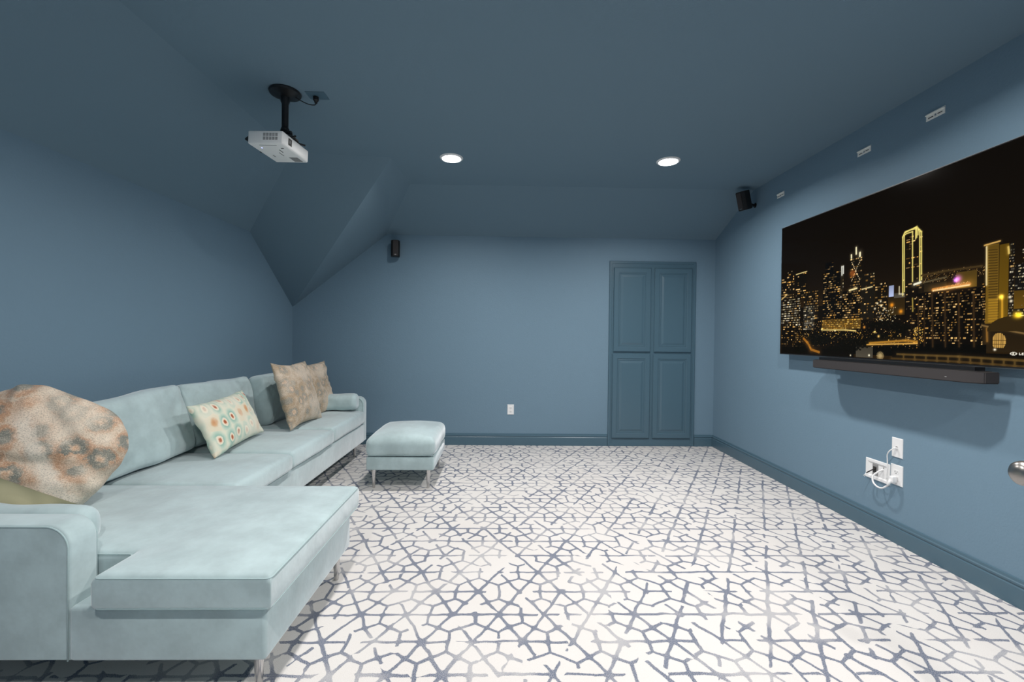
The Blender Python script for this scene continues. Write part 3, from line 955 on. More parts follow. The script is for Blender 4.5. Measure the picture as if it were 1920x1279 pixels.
# television picture data, in centimetres on the screen
RECTS= [('B', 1.1, 2.7, 119.6, 38.0, (16, 11, 5), 0, 0, 0, 'warm'), ('B', -0.1, 45.2, 7.3, 64.9, (14, 11, 8), 3, 9, 0.4, 'warm'), ('B', 7.2, 42.3, 16.9, 68.3, (18, 14, 9), 5, 12, 0.45, 'warm'), ('B', 18.8, 45.6, 31.7, 66.4, (14, 11, 7), 6, 12, 0.25, 'warm'), ('B', 28.9, 28.0, 45.2, 50.9, (22, 16, 8), 9, 12, 0.45, 'warm'), ('B', 0.5, 23.5, 24.7, 46.7, (24, 17, 9), 13, 12, 0.75, 'white'), ('B', 28.5, 19.7, 41.4, 39.0, (30, 27, 22), 9, 12, 0.7, 'white'), ('B', 51.9, 27.3, 60.0, 69.9, (7, 6, 6), 4, 30, 0.2, 'warm'), ('B', 49.9, 18.6, 68.8, 62.3, (9, 7, 5), 13, 28, 0.38, 'warm'), ('B', 67.3, 41.9, 70.2, 65.8, (30, 24, 14), 3, 10, 0.3, 'white'), ('B', 75.9, 26.3, 85.9, 69.3, (18, 14, 8), 8, 24, 0.4, 'warm'), ('B', 85.6, 26.0, 96.4, 57.0, (24, 20, 13), 9, 16, 0.3, 'warm'), ('B', 69.2, 24.3, 84.7, 46.8, (12, 9, 5), 11, 14, 0.55, 'warm'), ('B', 97.1, 25.6, 106.1, 49.3, (20, 15, 8), 8, 14, 0.35, 'warm'), ('B', 49.3, 20.0, 86.0, 27.2, (92, 66, 22), 24, 5, 0.85, 'gold'), ('B', 1.1, 2.2, 26.5, 23.5, (18, 13, 7), 14, 12, 0.35, 'warm'), ('B', 25.7, 8.1, 120.0, 19.8, (14, 10, 5), 0, 0, 0, 'warm'), ('B', 106.6, 27.8, 118.5, 38.2, (52, 38, 14), 0, 0, 0, 'warm'), ('B', 107.1, 39.5, 110.7, 46.5, (150, 160, 190), 0, 0, 0, 'warm'), ('B', 110.9, 38.4, 118.4, 41.3, (80, 74, 64), 0, 0, 0, 'warm'), ('B', 129.0, 35.3, 161.8, 45.3, (26, 19, 9), 0, 0, 0, 'warm'), ('B', 148.3, 40.2, 158.7, 48.8, (74, 56, 20), 0, 0, 0, 'warm'), ('B', 130.5, 40.3, 143.2, 44.7, (40, 32, 18), 5, 1, 0.0, 'warm'), ('B', 116.7, 39.8, 128.8, 76.2, (20, 15, 7), 7, 26, 0.18, 'warm'), ('B', 119.1, 9.1, 126.9, 43.6, (16, 11, 6), 6, 24, 0.22, 'warm'), ('B', 125.6, 9.1, 162.7, 39.7, (10, 7, 4), 40, 22, 0.33, 'warm'), ('B', 161.3, 8.7, 163.1, 42.0, (18, 13, 6), 3, 26, 0.6, 'warm'), ('B', 163.0, 21.1, 168.4, 60.4, (112, 84, 26), 0, 0, 0, 'warm'), ('B', 168.7, 21.0, 172.7, 59.4, (92, 68, 14), 0, 0, 0, 'warm'), ('B', 173.2, 19.9, 175.3, 59.4, (22, 18, 14), 5, 30, 0.4, 'white'), ('B', 175.6, 22.5, 192.4, 48.9, (18, 16, 14), 26, 20, 0.45, 'white'), ('B', 175.3, 27.7, 180.0, 36.4, (86, 62, 16), 0, 0, 0, 'warm'), ('B', 161.8, 7.0, 192.9, 20.8, (38, 28, 14), 0, 0, 0, 'warm'), ('B', 80.3, 2.5, 163.7, 10.5, (9, 8, 5), 0, 0, 0, 'warm'), ('B', 82.1, 0.6, 95.9, 8.3, (76, 70, 58), 0, 0, 0, 'warm'), ('B', 1.2, 0.0, 80.2, 5.3, (12, 9, 5), 0, 0, 0, 'warm'), ('B', 110.4, -1.4, 193.1, 6.2, (12, 9, 5), 0, 0, 0, 'warm')]
LINES= [([(116.9, 39.5), (116.1, 75.2)], 0.45, (206, 190, 104)), ([(117.9, 41.6), (117.1, 75.9)], 0.35, (206, 190, 104)), ([(116.1, 75.2), (117.3, 77.4), (125.1, 79.2)], 0.4, (206, 190, 104)), ([(117.1, 75.9), (118.3, 76.6), (122.5, 76.9), (123.1, 47.3)], 0.4, (206, 190, 104)), ([(117.6, 78.0), (124.5, 78.2), (124.6, 72.0)], 0.3, (206, 190, 104)), ([(125.1, 79.2), (125.2, 72.8)], 0.4, (206, 190, 104)), ([(126.0, 77.9), (126.0, 74.2)], 0.35, (206, 190, 104)), ([(125.1, 79.2), (127.0, 76.7), (127.6, 47.1)], 0.4, (206, 190, 104)), ([(127.0, 76.7), (128.1, 75.5), (128.7, 47.6)], 0.45, (206, 190, 104)), ([(118.7, 78.1), (124.1, 78.9)], 0.25, (206, 190, 104)), ([(123.3, 37.3), (123.7, 29.5)], 0.4, (150, 130, 60)), ([(114.4, 45.2), (114.5, 40.6), (117.7, 40.3)], 0.35, (190, 180, 150)), ([(162.9, 59.6), (163.2, 40.5)], 0.5, (200, 180, 130)), ([(162.0, 60.6), (168.8, 61.3)], 0.5, (190, 150, 80)), ([(170.3, 34.3), (170.5, 22.3)], 0.45, (190, 140, 40)), ([(172.5, 57.7), (172.8, 54.6)], 0.6, (200, 170, 90)), ([(163.9, 57.8), (167.7, 57.4)], 0.3, (60, 44, 14)), ([(164.0, 56.5), (167.8, 56.1)], 0.3, (60, 44, 14)), ([(164.0, 55.2), (167.8, 54.8)], 0.3, (60, 44, 14)), ([(164.0, 53.9), (167.8, 53.5)], 0.3, (60, 44, 14)), ([(164.1, 52.5), (167.8, 52.2)], 0.3, (60, 44, 14)), ([(164.1, 51.2), (167.9, 50.9)], 0.3, (60, 44, 14)), ([(164.1, 49.9), (167.9, 49.6)], 0.3, (60, 44, 14)), ([(164.1, 48.6), (167.9, 48.3)], 0.3, (60, 44, 14)), ([(164.2, 47.3), (167.9, 47.0)], 0.3, (60, 44, 14)), ([(164.2, 45.9), (168.0, 45.7)], 0.3, (60, 44, 14)), ([(164.2, 44.6), (168.0, 44.4)], 0.3, (60, 44, 14)), ([(164.2, 43.3), (168.0, 43.1)], 0.3, (60, 44, 14)), ([(164.3, 42.0), (168.0, 41.8)], 0.3, (60, 44, 14)), ([(164.3, 40.7), (168.1, 40.5)], 0.3, (60, 44, 14)), ([(164.3, 39.3), (168.1, 39.2)], 0.3, (60, 44, 14)), ([(164.3, 38.0), (168.1, 37.9)], 0.3, (60, 44, 14)), ([(164.4, 36.7), (168.1, 36.6)], 0.3, (60, 44, 14)), ([(164.4, 35.4), (168.2, 35.3)], 0.3, (60, 44, 14)), ([(164.4, 34.1), (168.2, 34.0)], 0.3, (60, 44, 14)), ([(164.5, 32.8), (168.2, 32.7)], 0.3, (150, 112, 30)), ([(164.5, 31.4), (168.3, 31.4)], 0.3, (150, 112, 30)), ([(164.5, 30.1), (168.3, 30.1)], 0.3, (150, 112, 30)), ([(164.5, 28.8), (168.3, 28.8)], 0.3, (150, 112, 30)), ([(164.6, 27.5), (168.3, 27.5)], 0.3, (150, 112, 30)), ([(164.6, 26.2), (168.4, 26.2)], 0.3, (150, 112, 30)), ([(164.6, 24.8), (168.4, 24.9)], 0.3, (150, 112, 30)), ([(164.6, 23.5), (168.4, 23.6)], 0.3, (150, 112, 30)), ([(164.7, 22.2), (168.4, 22.3)], 0.3, (150, 112, 30)), ([(18.9, 65.9), (31.7, 66.7)], 0.45, (200, 180, 120)), ([(68.2, 64.7), (68.4, 58.6)], 0.7, (200, 200, 190)), ([(69.7, 64.9), (69.8, 59.6)], 0.5, (200, 200, 190)), ([(80.8, 75.8), (80.9, 71.4)], 0.9, (220, 210, 170)), ([(76.7, 71.5), (76.8, 69.3)], 0.9, (220, 210, 170)), ([(84.1, 71.6), (84.1, 69.4)], 1.3, (220, 210, 170)), ([(49.3, 19.5), (72.8, 19.2), (81.7, 18.4)], 0.5, (220, 190, 110)), ([(-0.1, 46.5), (7.7, 50.3)], 0.6, (190, 160, 100)), ([(86.4, 46.5), (94.6, 47.4)], 0.5, (200, 180, 130)), ([(75.4, 46.9), (81.9, 47.7)], 0.8, (230, 210, 150)), ([(135.8, 41.0), (144.7, 41.5), (155.0, 42.0)], 1.6, (170, 110, 50)), ([(135.8, 40.4), (155.0, 41.5)], 0.5, (235, 200, 140)), ([(124.2, 45.3), (128.1, 46.1)], 1.0, (220, 215, 190)), ([(130.4, 45.8), (143.1, 47.2)], 0.5, (84, 74, 52)), ([(93.3, 10.2), (120.1, 12.2), (126.9, 11.4)], 1.0, (150, 105, 35)), ([(91.2, 9.1), (126.9, 10.5)], 0.5, (200, 150, 70)), ([(29.3, 12.9), (34.4, 9.2), (38.2, 4.3), (46.9, 2.5)], 1.6, (140, 90, 28)), ([(113.9, 3.7), (151.0, 3.9), (193.2, 3.0)], 0.9, (78, 60, 30)), ([(110.2, 0.9), (151.1, 1.1), (193.3, 0.2)], 0.9, (64, 48, 24)), ([(118.2, 3.3), (118.3, 0.7)], 0.6, (78, 60, 30)), ([(125.4, 3.2), (125.5, 0.7)], 0.6, (78, 60, 30)), ([(132.3, 3.1), (132.3, 0.6)], 0.6, (78, 60, 30)), ([(138.7, 3.1), (138.8, 0.6)], 0.6, (78, 60, 30)), ([(144.9, 3.0), (144.9, 0.6)], 0.6, (78, 60, 30)), ([(150.8, 3.0), (150.8, 0.6)], 0.6, (78, 60, 30)), ([(156.3, 2.9), (156.4, 0.5)], 0.6, (78, 60, 30)), ([(161.6, 2.9), (161.7, 0.5)], 0.6, (78, 60, 30)), ([(166.7, 2.8), (166.8, 0.5)], 0.6, (78, 60, 30)), ([(171.6, 2.8), (171.6, 0.5)], 0.6, (78, 60, 30)), ([(176.2, 2.7), (176.2, 0.5)], 0.6, (78, 60, 30)), ([(180.6, 2.7), (180.7, 0.4)], 0.6, (78, 60, 30)), ([(184.9, 2.6), (184.9, 0.4)], 0.6, (78, 60, 30)), ([(189.0, 2.6), (189.0, 0.4)], 0.6, (78, 60, 30)), ([(192.9, 2.6), (192.9, 0.4)], 0.6, (78, 60, 30)), ([(161.5, 20.2), (168.3, 18.5), (180.4, 15.8)], 0.5, (110, 86, 50)), ([(163.8, 18.5), (164.1, 12.2)], 0.7, (120, 84, 36)), ([(135.2, 38.7), (136.2, 8.8)], 0.7, (48, 34, 18)), ([(142.4, 38.0), (143.3, 9.0)], 0.7, (48, 34, 18)), ([(149.8, 37.3), (150.6, 9.2)], 0.7, (48, 34, 18)), ([(157.2, 36.6), (158.0, 9.4)], 0.7, (48, 34, 18)), ([(127.0, 37.0), (127.6, 9.2)], 0.6, (40, 28, 14)), ([(130.6, 36.7), (131.2, 9.3)], 0.6, (40, 28, 14)), ([(128.7, 50.0), (141.6, 50.6), (160.9, 50.4)], 0.8, (60, 46, 24))]
GLOWS= [(78.0, 58.4, 0.7, (255, 190, 110)), (78.0, 58.4, 3.0, (120, 60, 20)), (101.7, 2.2, 0.8, (255, 240, 200)), (101.7, 2.2, 2.4, (110, 90, 50)), (93.1, 2.1, 0.8, (230, 220, 190)), (77.5, 1.4, 0.8, (230, 220, 190)), (149.1, 45.3, 2.4, (150, 70, 190)), (148.0, 44.8, 1.2, (190, 110, 220)), (109.5, 34.2, 1.8, (190, 110, 20)), (115.8, 29.9, 1.8, (170, 100, 20)), (98.9, 36.0, 0.9, (220, 210, 180)), (101.8, 34.1, 0.9, (220, 210, 180)), (97.0, 32.7, 0.9, (220, 210, 180)), (104.2, 32.2, 0.9, (220, 210, 180)), (101.3, 37.2, 0.9, (220, 210, 180)), (173.6, 33.5, 0.9, (220, 210, 180)), (174.1, 31.5, 0.9, (220, 210, 180)), (176.6, 24.8, 2.0, (210, 170, 30)), (177.9, 24.7, 1.6, (190, 160, 40)), (167.6, 8.1, 0.8, (220, 220, 210)), (169.8, 33.9, 1.5, (220, 180, 70)), (97.3, 17.5, 1, (240, 200, 120)), (100.2, 14.7, 1.1, (240, 190, 100)), (88.8, 20.8, 1.2, (200, 130, 50)), (62.8, 18.6, 0.7, (255, 230, 180)), (49.3, 20.3, 0.8, (255, 220, 150)), (101.5, 48.3, 0.6, (230, 210, 170)), (95.6, 55.9, 0.5, (230, 210, 160)), (8.6, 68.7, 0.5, (220, 200, 150)), (13.4, 69.4, 0.5, (220, 200, 150))]

# ------------------------------------------------------------------ television picture (a night skyline, as vertex colours of the screen)
def skyline(GW, GH, TWc, THc):
    rng = np.random.RandomState(7)
    S, T = np.meshgrid((np.arange(GW) + .5) / GW * TWc, (np.arange(GH) + .5) / GH * THc)
    img = np.zeros((GH, GW, 3), float)
    k = np.clip(1 - T / THc, 0, 1)[..., None]
    img[:] = np.array((11, 7, 4)) + k ** 1.5 * np.array((20, 14, 4))
    PAL = {'warm': [(255, 205, 130), (235, 175, 90), (210, 170, 110), (160, 115, 50)],
           'gold': [(255, 210, 110), (240, 180, 70), (220, 160, 60)],
           'white': [(240, 225, 190), (220, 200, 150), (180, 170, 150), (235, 190, 120)],
           'dim': [(60, 50, 30)]}
    hz = np.exp(-((T - 26) / 17) ** 2)[..., None]
    img += hz * np.array((26, 18, 5))
    def ix(s): return int(np.clip(round(s / TWc * GW), 0, GW))
    def iy(t): return int(np.clip(round(t / THc * GH), 0, GH))
    # city glow and scattered street lamps
    def sparks(n, s0, s1, t0, t1, pal, lo=.3, hi=1, big=0):
        for _ in range(n):
            s, t = rng.uniform(s0, s1), rng.uniform(t0, t1)
            i, j = ix(s), iy(t)
            c = np.array(PAL[pal][rng.randint(len(PAL[pal]))]) * rng.uniform(lo, hi)
            r = 2 if rng.rand() < big else 1
            img[j:j + r, i:i + r] = np.maximum(img[j:j + r, i:i + r], c)
    sparks(500, 0, 130, 30, 44, 'warm', .12, .6)
    sparks(330, 125, 162, 44, 51, 'warm', .25, .9)
    for r in RECTS[:]:
        kind, s0, t0, s1, t1, col, nx, ny, dens, pal = r
        i0, i1, j0, j1 = ix(s0), ix(s1), iy(t0), iy(t1)
        if i1 <= i0 or j1 <= j0:
            continue
        yy = np.linspace(0, 1, j1 - j0)[:, None, None]
        shade = rng.uniform(.85, 1.1)
        img[j0:j1, i0:i1] = np.array(col) * shade * (1.12 - .25 * yy)
        if nx:
            for a in range(nx):
                for b in range(ny):
                    run = rng.rand() < .5
                    if rng.rand() < dens:
                        x0 = i0 + int((a + .2) / nx * (i1 - i0))
                        x1 = min(i1, max(x0 + 1, i0 + int((a + (1.5 if run and pal != 'dim' else .75)) / nx * (i1 - i0))))
                        y0 = j0 + int((b + .25) / ny * (j1 - j0))
                        y1 = max(y0 + 1, j0 + int((b + .7) / ny * (j1 - j0)))
                        c = np.array(PAL[pal][rng.randint(len(PAL[pal]))]) * rng.uniform(.35, 1.0) ** 1.3
                        img[y0:y1, x0:x1] = c
    sparks(520, 18, 128, 7, 26, 'warm', .25, 1, .3)
    sparks(120, 20, 120, 9, 18, 'gold', .5, 1, .6)
    sparks(60, 98, 112, 24, 33, 'white', .6, 1, .7)
    sparks(160, 178, 192, 22, 62, 'white', .3, 1, .2)
    sparks(70, 124, 130, 10, 20, 'gold', .6, 1, .6)
    # dark trees and roofs in the streets
    for (s, t, a, b) in ((45, 12, 14, 4), (82, 10, 18, 3.2), (70, 6, 16, 2.2), (100, 14, 9, 2.6), (115, 20, 8, 2.5), (104, 22, 12, 2.0), (25, 5, 8, 4)):
        m = ((S - s) / a) ** 2 + ((T - t) / b) ** 2 < 1 + .3 * np.sin(S * 1.7) * np.cos(T * 2.3)
        img[m] = img[m] * .18 + np.array((8, 7, 3))
    def line(pts, wd, col):
        nonlocal img
        for (x0, y0), (x1, y1) in zip(pts, pts[1:]):
            pad = wd * 3
            i0, i1, j0, j1 = ix(min(x0, x1) - pad), ix(max(x0, x1) + pad), iy(min(y0, y1) - pad), iy(max(y0, y1) + pad)
            if i1 <= i0 or j1 <= j0:
                continue
            s, t = S[j0:j1, i0:i1], T[j0:j1, i0:i1]
            dx, dy = x1 - x0, y1 - y0
            L = dx * dx + dy * dy + 1e-9
            u = np.clip(((s - x0) * dx + (t - y0) * dy) / L, 0, 1)
            d = np.hypot(s - x0 - u * dx, t - y0 - u * dy)
            a = np.clip((wd * .5 + .12 - d) / .24 + .5, 0, 1)[..., None]
            img[j0:j1, i0:i1] = img[j0:j1, i0:i1] * (1 - a) + np.array(col) * a
            g = np.exp(-(d / (wd * 1.6)) ** 2)[..., None] * .25
            img[j0:j1, i0:i1] += np.array(col) * g * (1 - a)
    # neon halo
    for pts, wd, col in LINES:
        line(pts, wd, col)
    # crossed dots on the lit tower
    for k_ in range(12):
        f = k_ / 11
        for s in (77 + 7 * f, 84 - 7 * f):
            t = 66 - 13 * f
            img[iy(t):iy(t) + 2, ix(s):ix(s) + 2] = (210, 190, 150)
    # fringe of small bright lamps on the hotel roof
    for q in range(46):
        f = q / 45
        s, t = 136.5 + f * 18.5, 40.0 + f * 2.6 + rng.uniform(-.2, .9)
        img[iy(t):iy(t) + 2, ix(s):ix(s) + 1] = np.array((255, 190, 110)) * rng.uniform(.6, 1)
    # domed hall with a lit arch window
    m = (((S - 176) / 12) ** 2 + ((T - 17.5) / 7) ** 2 < 1) & (T > 17)
    img[m] = (46, 34, 14)
    ca, cb = 169.3, 10.0
    m = (((S - ca) / 3.0) ** 2 + ((T - cb - 2.2) / 4.2) ** 2 < 1) & (T > cb - 1)
    img[m] = (180, 140, 70)
    for q in np.arange(ca - 2.7, ca + 3, .9):
        img[(abs(S - q) < .12) & m] = (60, 42, 18)
    for q in (cb + .8, cb + 2.6, cb + 4.4):
        img[(abs(T - q) < .12) & m] = (60, 42, 18)
    # streak of a bright lamp and glows
    for (s, t, r, col) in GLOWS:
        g = np.exp(-((S - s) ** 2 + (T - t) ** 2) / (r * r * .6))[..., None]
        img += np.array(col) * g
    for a in range(0, 180, 22):
        line([(GLOWS[2][0] - 2.6 * math.cos(R(a)), GLOWS[2][1] - 2.6 * math.sin(R(a))), (GLOWS[2][0] + 2.6 * math.cos(R(a)), GLOWS[2][1] + 2.6 * math.sin(R(a)))], .12, (150, 130, 90))
        line([(GLOWS[0][0] - 2.2 * math.cos(R(a)), GLOWS[0][1] - 2.2 * math.sin(R(a))), (GLOWS[0][0] + 2.2 * math.cos(R(a)), GLOWS[0][1] + 2.2 * math.sin(R(a)))], .10, (110, 60, 24))
    # lit sign at the bottom right: an oval mark and small capitals
    e = ((S - 175.6) / 1.5) ** 2 + ((T - 6.4) / .75) ** 2
    img[(e < 1)] = (215, 210, 195)
    img[(e < .45)] = (60, 52, 36)
    img[(abs(S - 175.4) < .2) & (abs(T - 6.4) < .5)] = (215, 210, 195)
    GL = {'L': ['100', '100', '100', '111'], 'E': ['111', '110', '100', '111'], 'X': ['101', '010', '010', '101'], 'U': ['101', '101', '101', '111'], 'S': ['111', '110', '011', '111']}
    i = ix(177.8)
    for ch in 'LEXUS':
        for r_, row in enumerate(GL[ch]):
            for q, v in enumerate(row):
                if v == '1' and i + q < GW:
                    img[iy(5.8) + 3 - r_, i + q] = (225, 220, 205)
        i += 4
    img = np.clip(img, 0, 255) / 255 * TVGAIN
    return np.where(img <= .04045, img / 12.92, ((img + .055) / 1.055) ** 2.4)

TVGAIN = 1.1
TW, TH = 1.92, 1.083
TY, TZ = 3.785, 1.145                 # far lower corner of the television
tv = thing('television', 'large flat television showing a gold night skyline on the right wall', 'television')
bxo('back_panel', (2.402, 2.426, TY - TW, TY, TZ, TZ + TH), M['black'], tv, bev=.003)
bxo('electronics_housing', (2.426, 2.45, TY - TW + .35, TY - .35, TZ + .08, TZ + .62), M['blackp'], tv, bev=.006)
bxo('wall_mount', (2.448, RX - .001, TY - TW + .6, TY - .6, TZ + .28, TZ + .60), M['black'], tv)
GW, GH = 720, 406
scr_m = mat('television_glass', (.001, .001, .001, 1), .10, spec=.05)
nt = scr_m.node_tree
at_ = nt.nodes.new('ShaderNodeAttribute')
at_.attribute_name = 'picture'
nt.links.new(at_.outputs['Color'], nt.nodes['Principled BSDF'].inputs['Emission Color'])
nt.nodes['Principled BSDF'].inputs['Emission Strength'].default_value = 1.0
sx = np.arange(GW) / (GW - 1)
sz = np.arange(GH) / (GH - 1)
SX, SZ = np.meshgrid(sx, sz)
co_ = np.stack([np.full(SX.size, 2.4012), (TY - .006 - SX * (TW - .012)).ravel(), (TZ + .008 + SZ * (TH - .014)).ravel()], 1)
me = bpy.data.meshes.new('screen')
idx = np.arange(GW * GH).reshape(GH, GW)
f = np.stack([idx[:-1, :-1], idx[1:, :-1], idx[1:, 1:], idx[:-1, 1:]], -1).reshape(-1, 4)
me.vertices.add(GW * GH)
me.vertices.foreach_set('co', co_.astype(np.float32).ravel())
me.loops.add(f.size)
me.loops.foreach_set('vertex_index', f.astype(np.int32).ravel())
me.polygons.add(len(f))
me.polygons.foreach_set('loop_start', np.arange(0, f.size, 4, dtype=np.int32))
me.polygons.foreach_set('loop_total', np.full(len(f), 4, dtype=np.int32))
me.update(calc_edges=True)
ca_ = me.color_attributes.new('picture', 'FLOAT_COLOR', 'POINT')
pic = skyline(GW, GH, TW * 100, TH * 100).reshape(-1, 3)
ca_.data.foreach_set('color', np.concatenate([pic, np.ones((len(pic), 1))], 1).astype(np.float32).ravel())
me.materials.append(scr_m)
so = bpy.data.objects.new('screen', me)
C.objects.link(so)
so.parent = tv
so['label'] = 'night city skyline picture with a neon-outlined tower'
# thin bezel
bz = nb()
x0, x1, y0, y1, z0, z1 = 2.3995, 2.404, TY - TW, TY, TZ, TZ + TH
for (a, b, c, d) in ((y0, y1, z0, z0 + .007), (y0, y1, z1 - .004, z1), (y0, y0 + .004, z0, z1), (y1 - .004, y1, z0, z1)):
    box(bz, x0, x1, a, b, c, d)
obj('bezel', bz, M['black'], tv)
ed = nb()
box(ed, 2.4005, 2.4255, y0 - .0012, y1 + .0012, z0 - .0016, z0)
box(ed, 2.4005, 2.4255, y0 - .0012, y1 + .0012, z1, z1 + .0016)
box(ed, 2.4005, 2.4255, y1, y1 + .0016, z0, z1)
obj('edge_trim', ed, M['grey'], tv)
rebase(tv, (RX, TY - TW / 2, TZ))

# ------------------------------------------------------------------ soundbar
sb = thing('soundbar', 'long charcoal soundbar mounted under the television', 'soundbar')
def prism_y(bm, pts, y0, y1):
    a = [bm.verts.new((x, y0, z)) for x, z in pts]
    b = [bm.verts.new((x, y1, z)) for x, z in pts]
    bm.faces.new(a)
    bm.faces.new(b[::-1])
    n = len(pts)
    for i in range(n):
        j = (i + 1) % n
        bm.faces.new((a[i], b[i], b[j], a[j]))
bm = nb()
ya, yb, xf, xb = 2.085, 3.27, 2.29, 2.40
pl2 = [(xb, ya), (xf + .035, ya), (xf, ya + .055), (xf, yb - .055), (xf + .035, yb), (xb, yb)]
a = [bm.verts.new((x, y, 1.065)) for x, y in pl2]
b = [bm.verts.new((x, y, 1.122)) for x, y in pl2]
bm.faces.new(a)
bm.faces.new(b[::-1])
for i in range(6):
    j = (i + 1) % 6
    bm.faces.new((a[i], b[i], b[j], a[j]))
bmesh.ops.bevel(bm, geom=list(bm.edges), offset=.004, segments=2, affect='EDGES')
obj('body', bm, M['sound'], sb, smooth=35)
bxo('top_panel', (xf + .03, xb - .006, ya + .03, yb - .03, 1.121, 1.1245), M['blackp'], sb)
bxo('status_window', (xf - .0012, xf + .001, 2.235, 2.245, 1.085, 1.089), M['grey'], sb)
bxo('upper_rail', (2.35, 2.402, ya + .07, yb - .03, 1.124, 1.1425), M['black'], sb)
for y in (2.35, 3.0):
    br = nb()
    box(br, xb - .004, RX - .001, y - .03, y + .03, 1.075, 1.095)
    box(br, RX - .006, RX - .001, y - .03, y + .03, 1.05, 1.135)
    obj('wall_bracket', br, M['black'], sb)
rebase(sb, (RX, (ya + yb) / 2, 1.065))

# ------------------------------------------------------------------ metal hanging strips above the television
def strip(y, z, label, L_=.112, H_=.042):
    t = thing('hanging_strip', label, 'bracket', (RX, y, z), (0, 0, -PI / 2), 'pale metal hanging strips above the television')
    obj('plate', nested(nb(), L_, H_, [(0, .0025), (.0008, .0033)]), M['galv'], t)
    obj('hook_lip', box(nb(), -L_ / 2, L_ / 2, -.010, -.003, H_ / 2 - .012, H_ / 2 - .006, bev=.001), M['galv'], t)
    obj('slot', box(nb(), -.042, -.012, -.0042, -.003, -.010, -.005), M['slot'], t)
    obj('slot', box(nb(), .014, .042, -.0042, -.003, -.008, -.003), M['slot'], t)
    obj('screw', lathe(nb(), [(0, 0), (.0065, 0), (.0065, .002), (.003, .004), (0, .004)], 16, Matrix.Translation((.002, -.003, -.006)) @ Matrix.Rotation(PI / 2, 4, 'X')), M['steel'], t, smooth=40)
strip(2.52, 2.583, 'pale metal hanging strip above the television, nearest to the camera')
strip(3.025, 2.579, 'pale metal hanging strip above the television, the middle one of three')
strip(3.945, 2.571, 'pale metal hanging strip near the wall speaker, farthest of the three', .098)

# ------------------------------------------------------------------ outlets
def duplex(parent, s=1):
    """two receptacles in local XZ facing -Y"""
    for dz in (-.0195, .0195):
        r_ = obj('receptacle', nested(nb(), .034, .029, [(0, .0062), (.002, .0075)]), M['white'], parent, at=(0, 0, dz))
        q = nb()
        box(q, -.0085, -.006, -.0082, -.007, -.003, .006)
        box(q, .006, .0085, -.0082, -.007, -.003, .006)
        lathe(q, [(0, 0), (.0028, 0), (.0028, .001), (0, .001)], 10, Matrix.Translation((0, -.0072, -.0085)) @ Matrix.Rotation(PI / 2, 4, 'X'))
        obj('slots', q, M['slot'], r_)
PLP = [(0, .003), (.003, .006)]
t = thing('power_outlet', 'white duplex power outlet low on the back wall', 'outlet', (.098, BY, .417))
obj('cover_plate', nested(nb(), .076, .118, PLP), M['white'], t)
duplex(t)

t = thing('data_outlet', 'white single wall plate with a thin cable, upper of the cluster on the right wall', 'outlet', (RX, 2.722, .598), (0, 0, -PI / 2))
obj('cover_plate', nested(nb(), .076, .122, PLP), M['white'], t)
obj('jack', nested(nb(), .020, .018, [(0, .0075), (.003, .0075), (.0035, .003)]), M['white'], t, at=(0, 0, .002))
obj('jack_opening', box(nb(), -.006, .006, -.0082, -.005, -.003, .008), M['slot'], t)

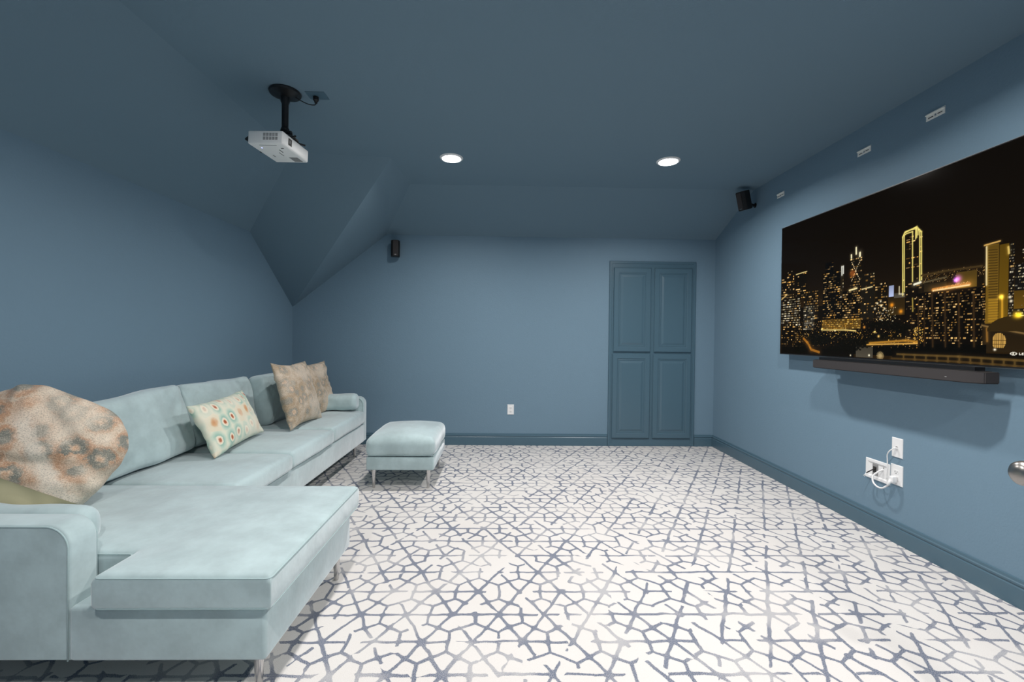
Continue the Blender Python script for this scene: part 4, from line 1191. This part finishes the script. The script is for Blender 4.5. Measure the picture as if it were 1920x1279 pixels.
t = thing('media_box', 'wide white recessed cable box with loose cables, left of the duplex outlet', 'outlet', (RX, 2.863, .411), (0, 0, -PI / 2))
obj('cover_plate', nested(nb(), .186, .132, [(0, .004), (.003, .008), (.018, .008), (.026, .0015)]), M['white'], t)
obj('insert', nested(nb(), .040, .072, [(0, .006), (.002, .007)]), M['grey'], t, at=(-.018, 0, .002))
obj('insert_opening', box(nb(), -.030, -.006, -.0085, -.004, -.018, .022), M['slot'], t)
obj('screw', lathe(nb(), [(0, 0), (.003, 0), (.003, .002), (0, .002)], 10, Matrix.Translation((.045, -.002, .03)) @ Matrix.Rotation(PI / 2, 4, 'X')), M['slot'], t)

t = thing('power_outlet', 'white duplex power outlet with a plug in it, beside the cable box', 'outlet', (RX, 2.722, .426), (0, 0, -PI / 2))
obj('cover_plate', nested(nb(), .084, .128, PLP), M['white'], t)
duplex(t)

def W(y, z, d):
    return (RX - d, y, z)
t = thing('looped_cable', 'white power cord looping from the duplex outlet into the cable box', 'cord')
obj('plug', box(nb(), RX - .042, RX - .009, 2.708, 2.738, .378, .420, bev=.007, seg=3), M['white'], t, smooth=True)
obj('strain_relief', tube(nb(), [W(2.724, .395, .036), W(2.728, .372, .048), W(2.736, .352, .05)], [.012, .008, .006], 12), M['white'], t, smooth='all')
obj('cable', tube(nb(), spline([W(2.736, .354, .050), W(2.765, .330, .056), W(2.80, .326, .058), W(2.835, .345, .056), W(2.850, .378, .046), W(2.838, .410, .024), W(2.822, .430, .004)], 8), .0052, 10), M['white'], t, smooth='all')
rebase(t, (RX, 2.72, .40))
t = thing('data_cable', 'thin white cable hanging from the upper plate down into the cable box', 'cord')
obj('plug', box(nb(), RX - .026, RX - .006, 2.714, 2.728, .590, .602, bev=.002), M['white'], t, smooth=True)
obj('cable', tube(nb(), spline([W(2.721, .596, .024), W(2.740, .575, .034), W(2.762, .545, .030), W(2.770, .505, .022), W(2.772, .46, .020), W(2.778, .42, .018), W(2.782, .385, .013)], 8), .0034, 8), M['white'], t, smooth='all')
rebase(t, (RX, 2.72, .60))
t = thing('cut_cable', 'short black cable stub with bare white ends poking out of the cable box', 'cord')
obj('sheath', tube(nb(), [W(2.872, .424, .006), W(2.885, .408, .026), W(2.902, .385, .046)], .0036, 8), M['blackp'], t, smooth='all')
for k, (dy, dz) in enumerate(((.012, -.022), (.004, -.026))):
    obj('wire', tube(nb(), [W(2.902, .385, .046), W(2.902 + dy, .385 + dz, .056)], .0019, 6), M['white'], t, smooth='all')
rebase(t, (RX, 2.88, .42))
bpy.context.view_layer.update()
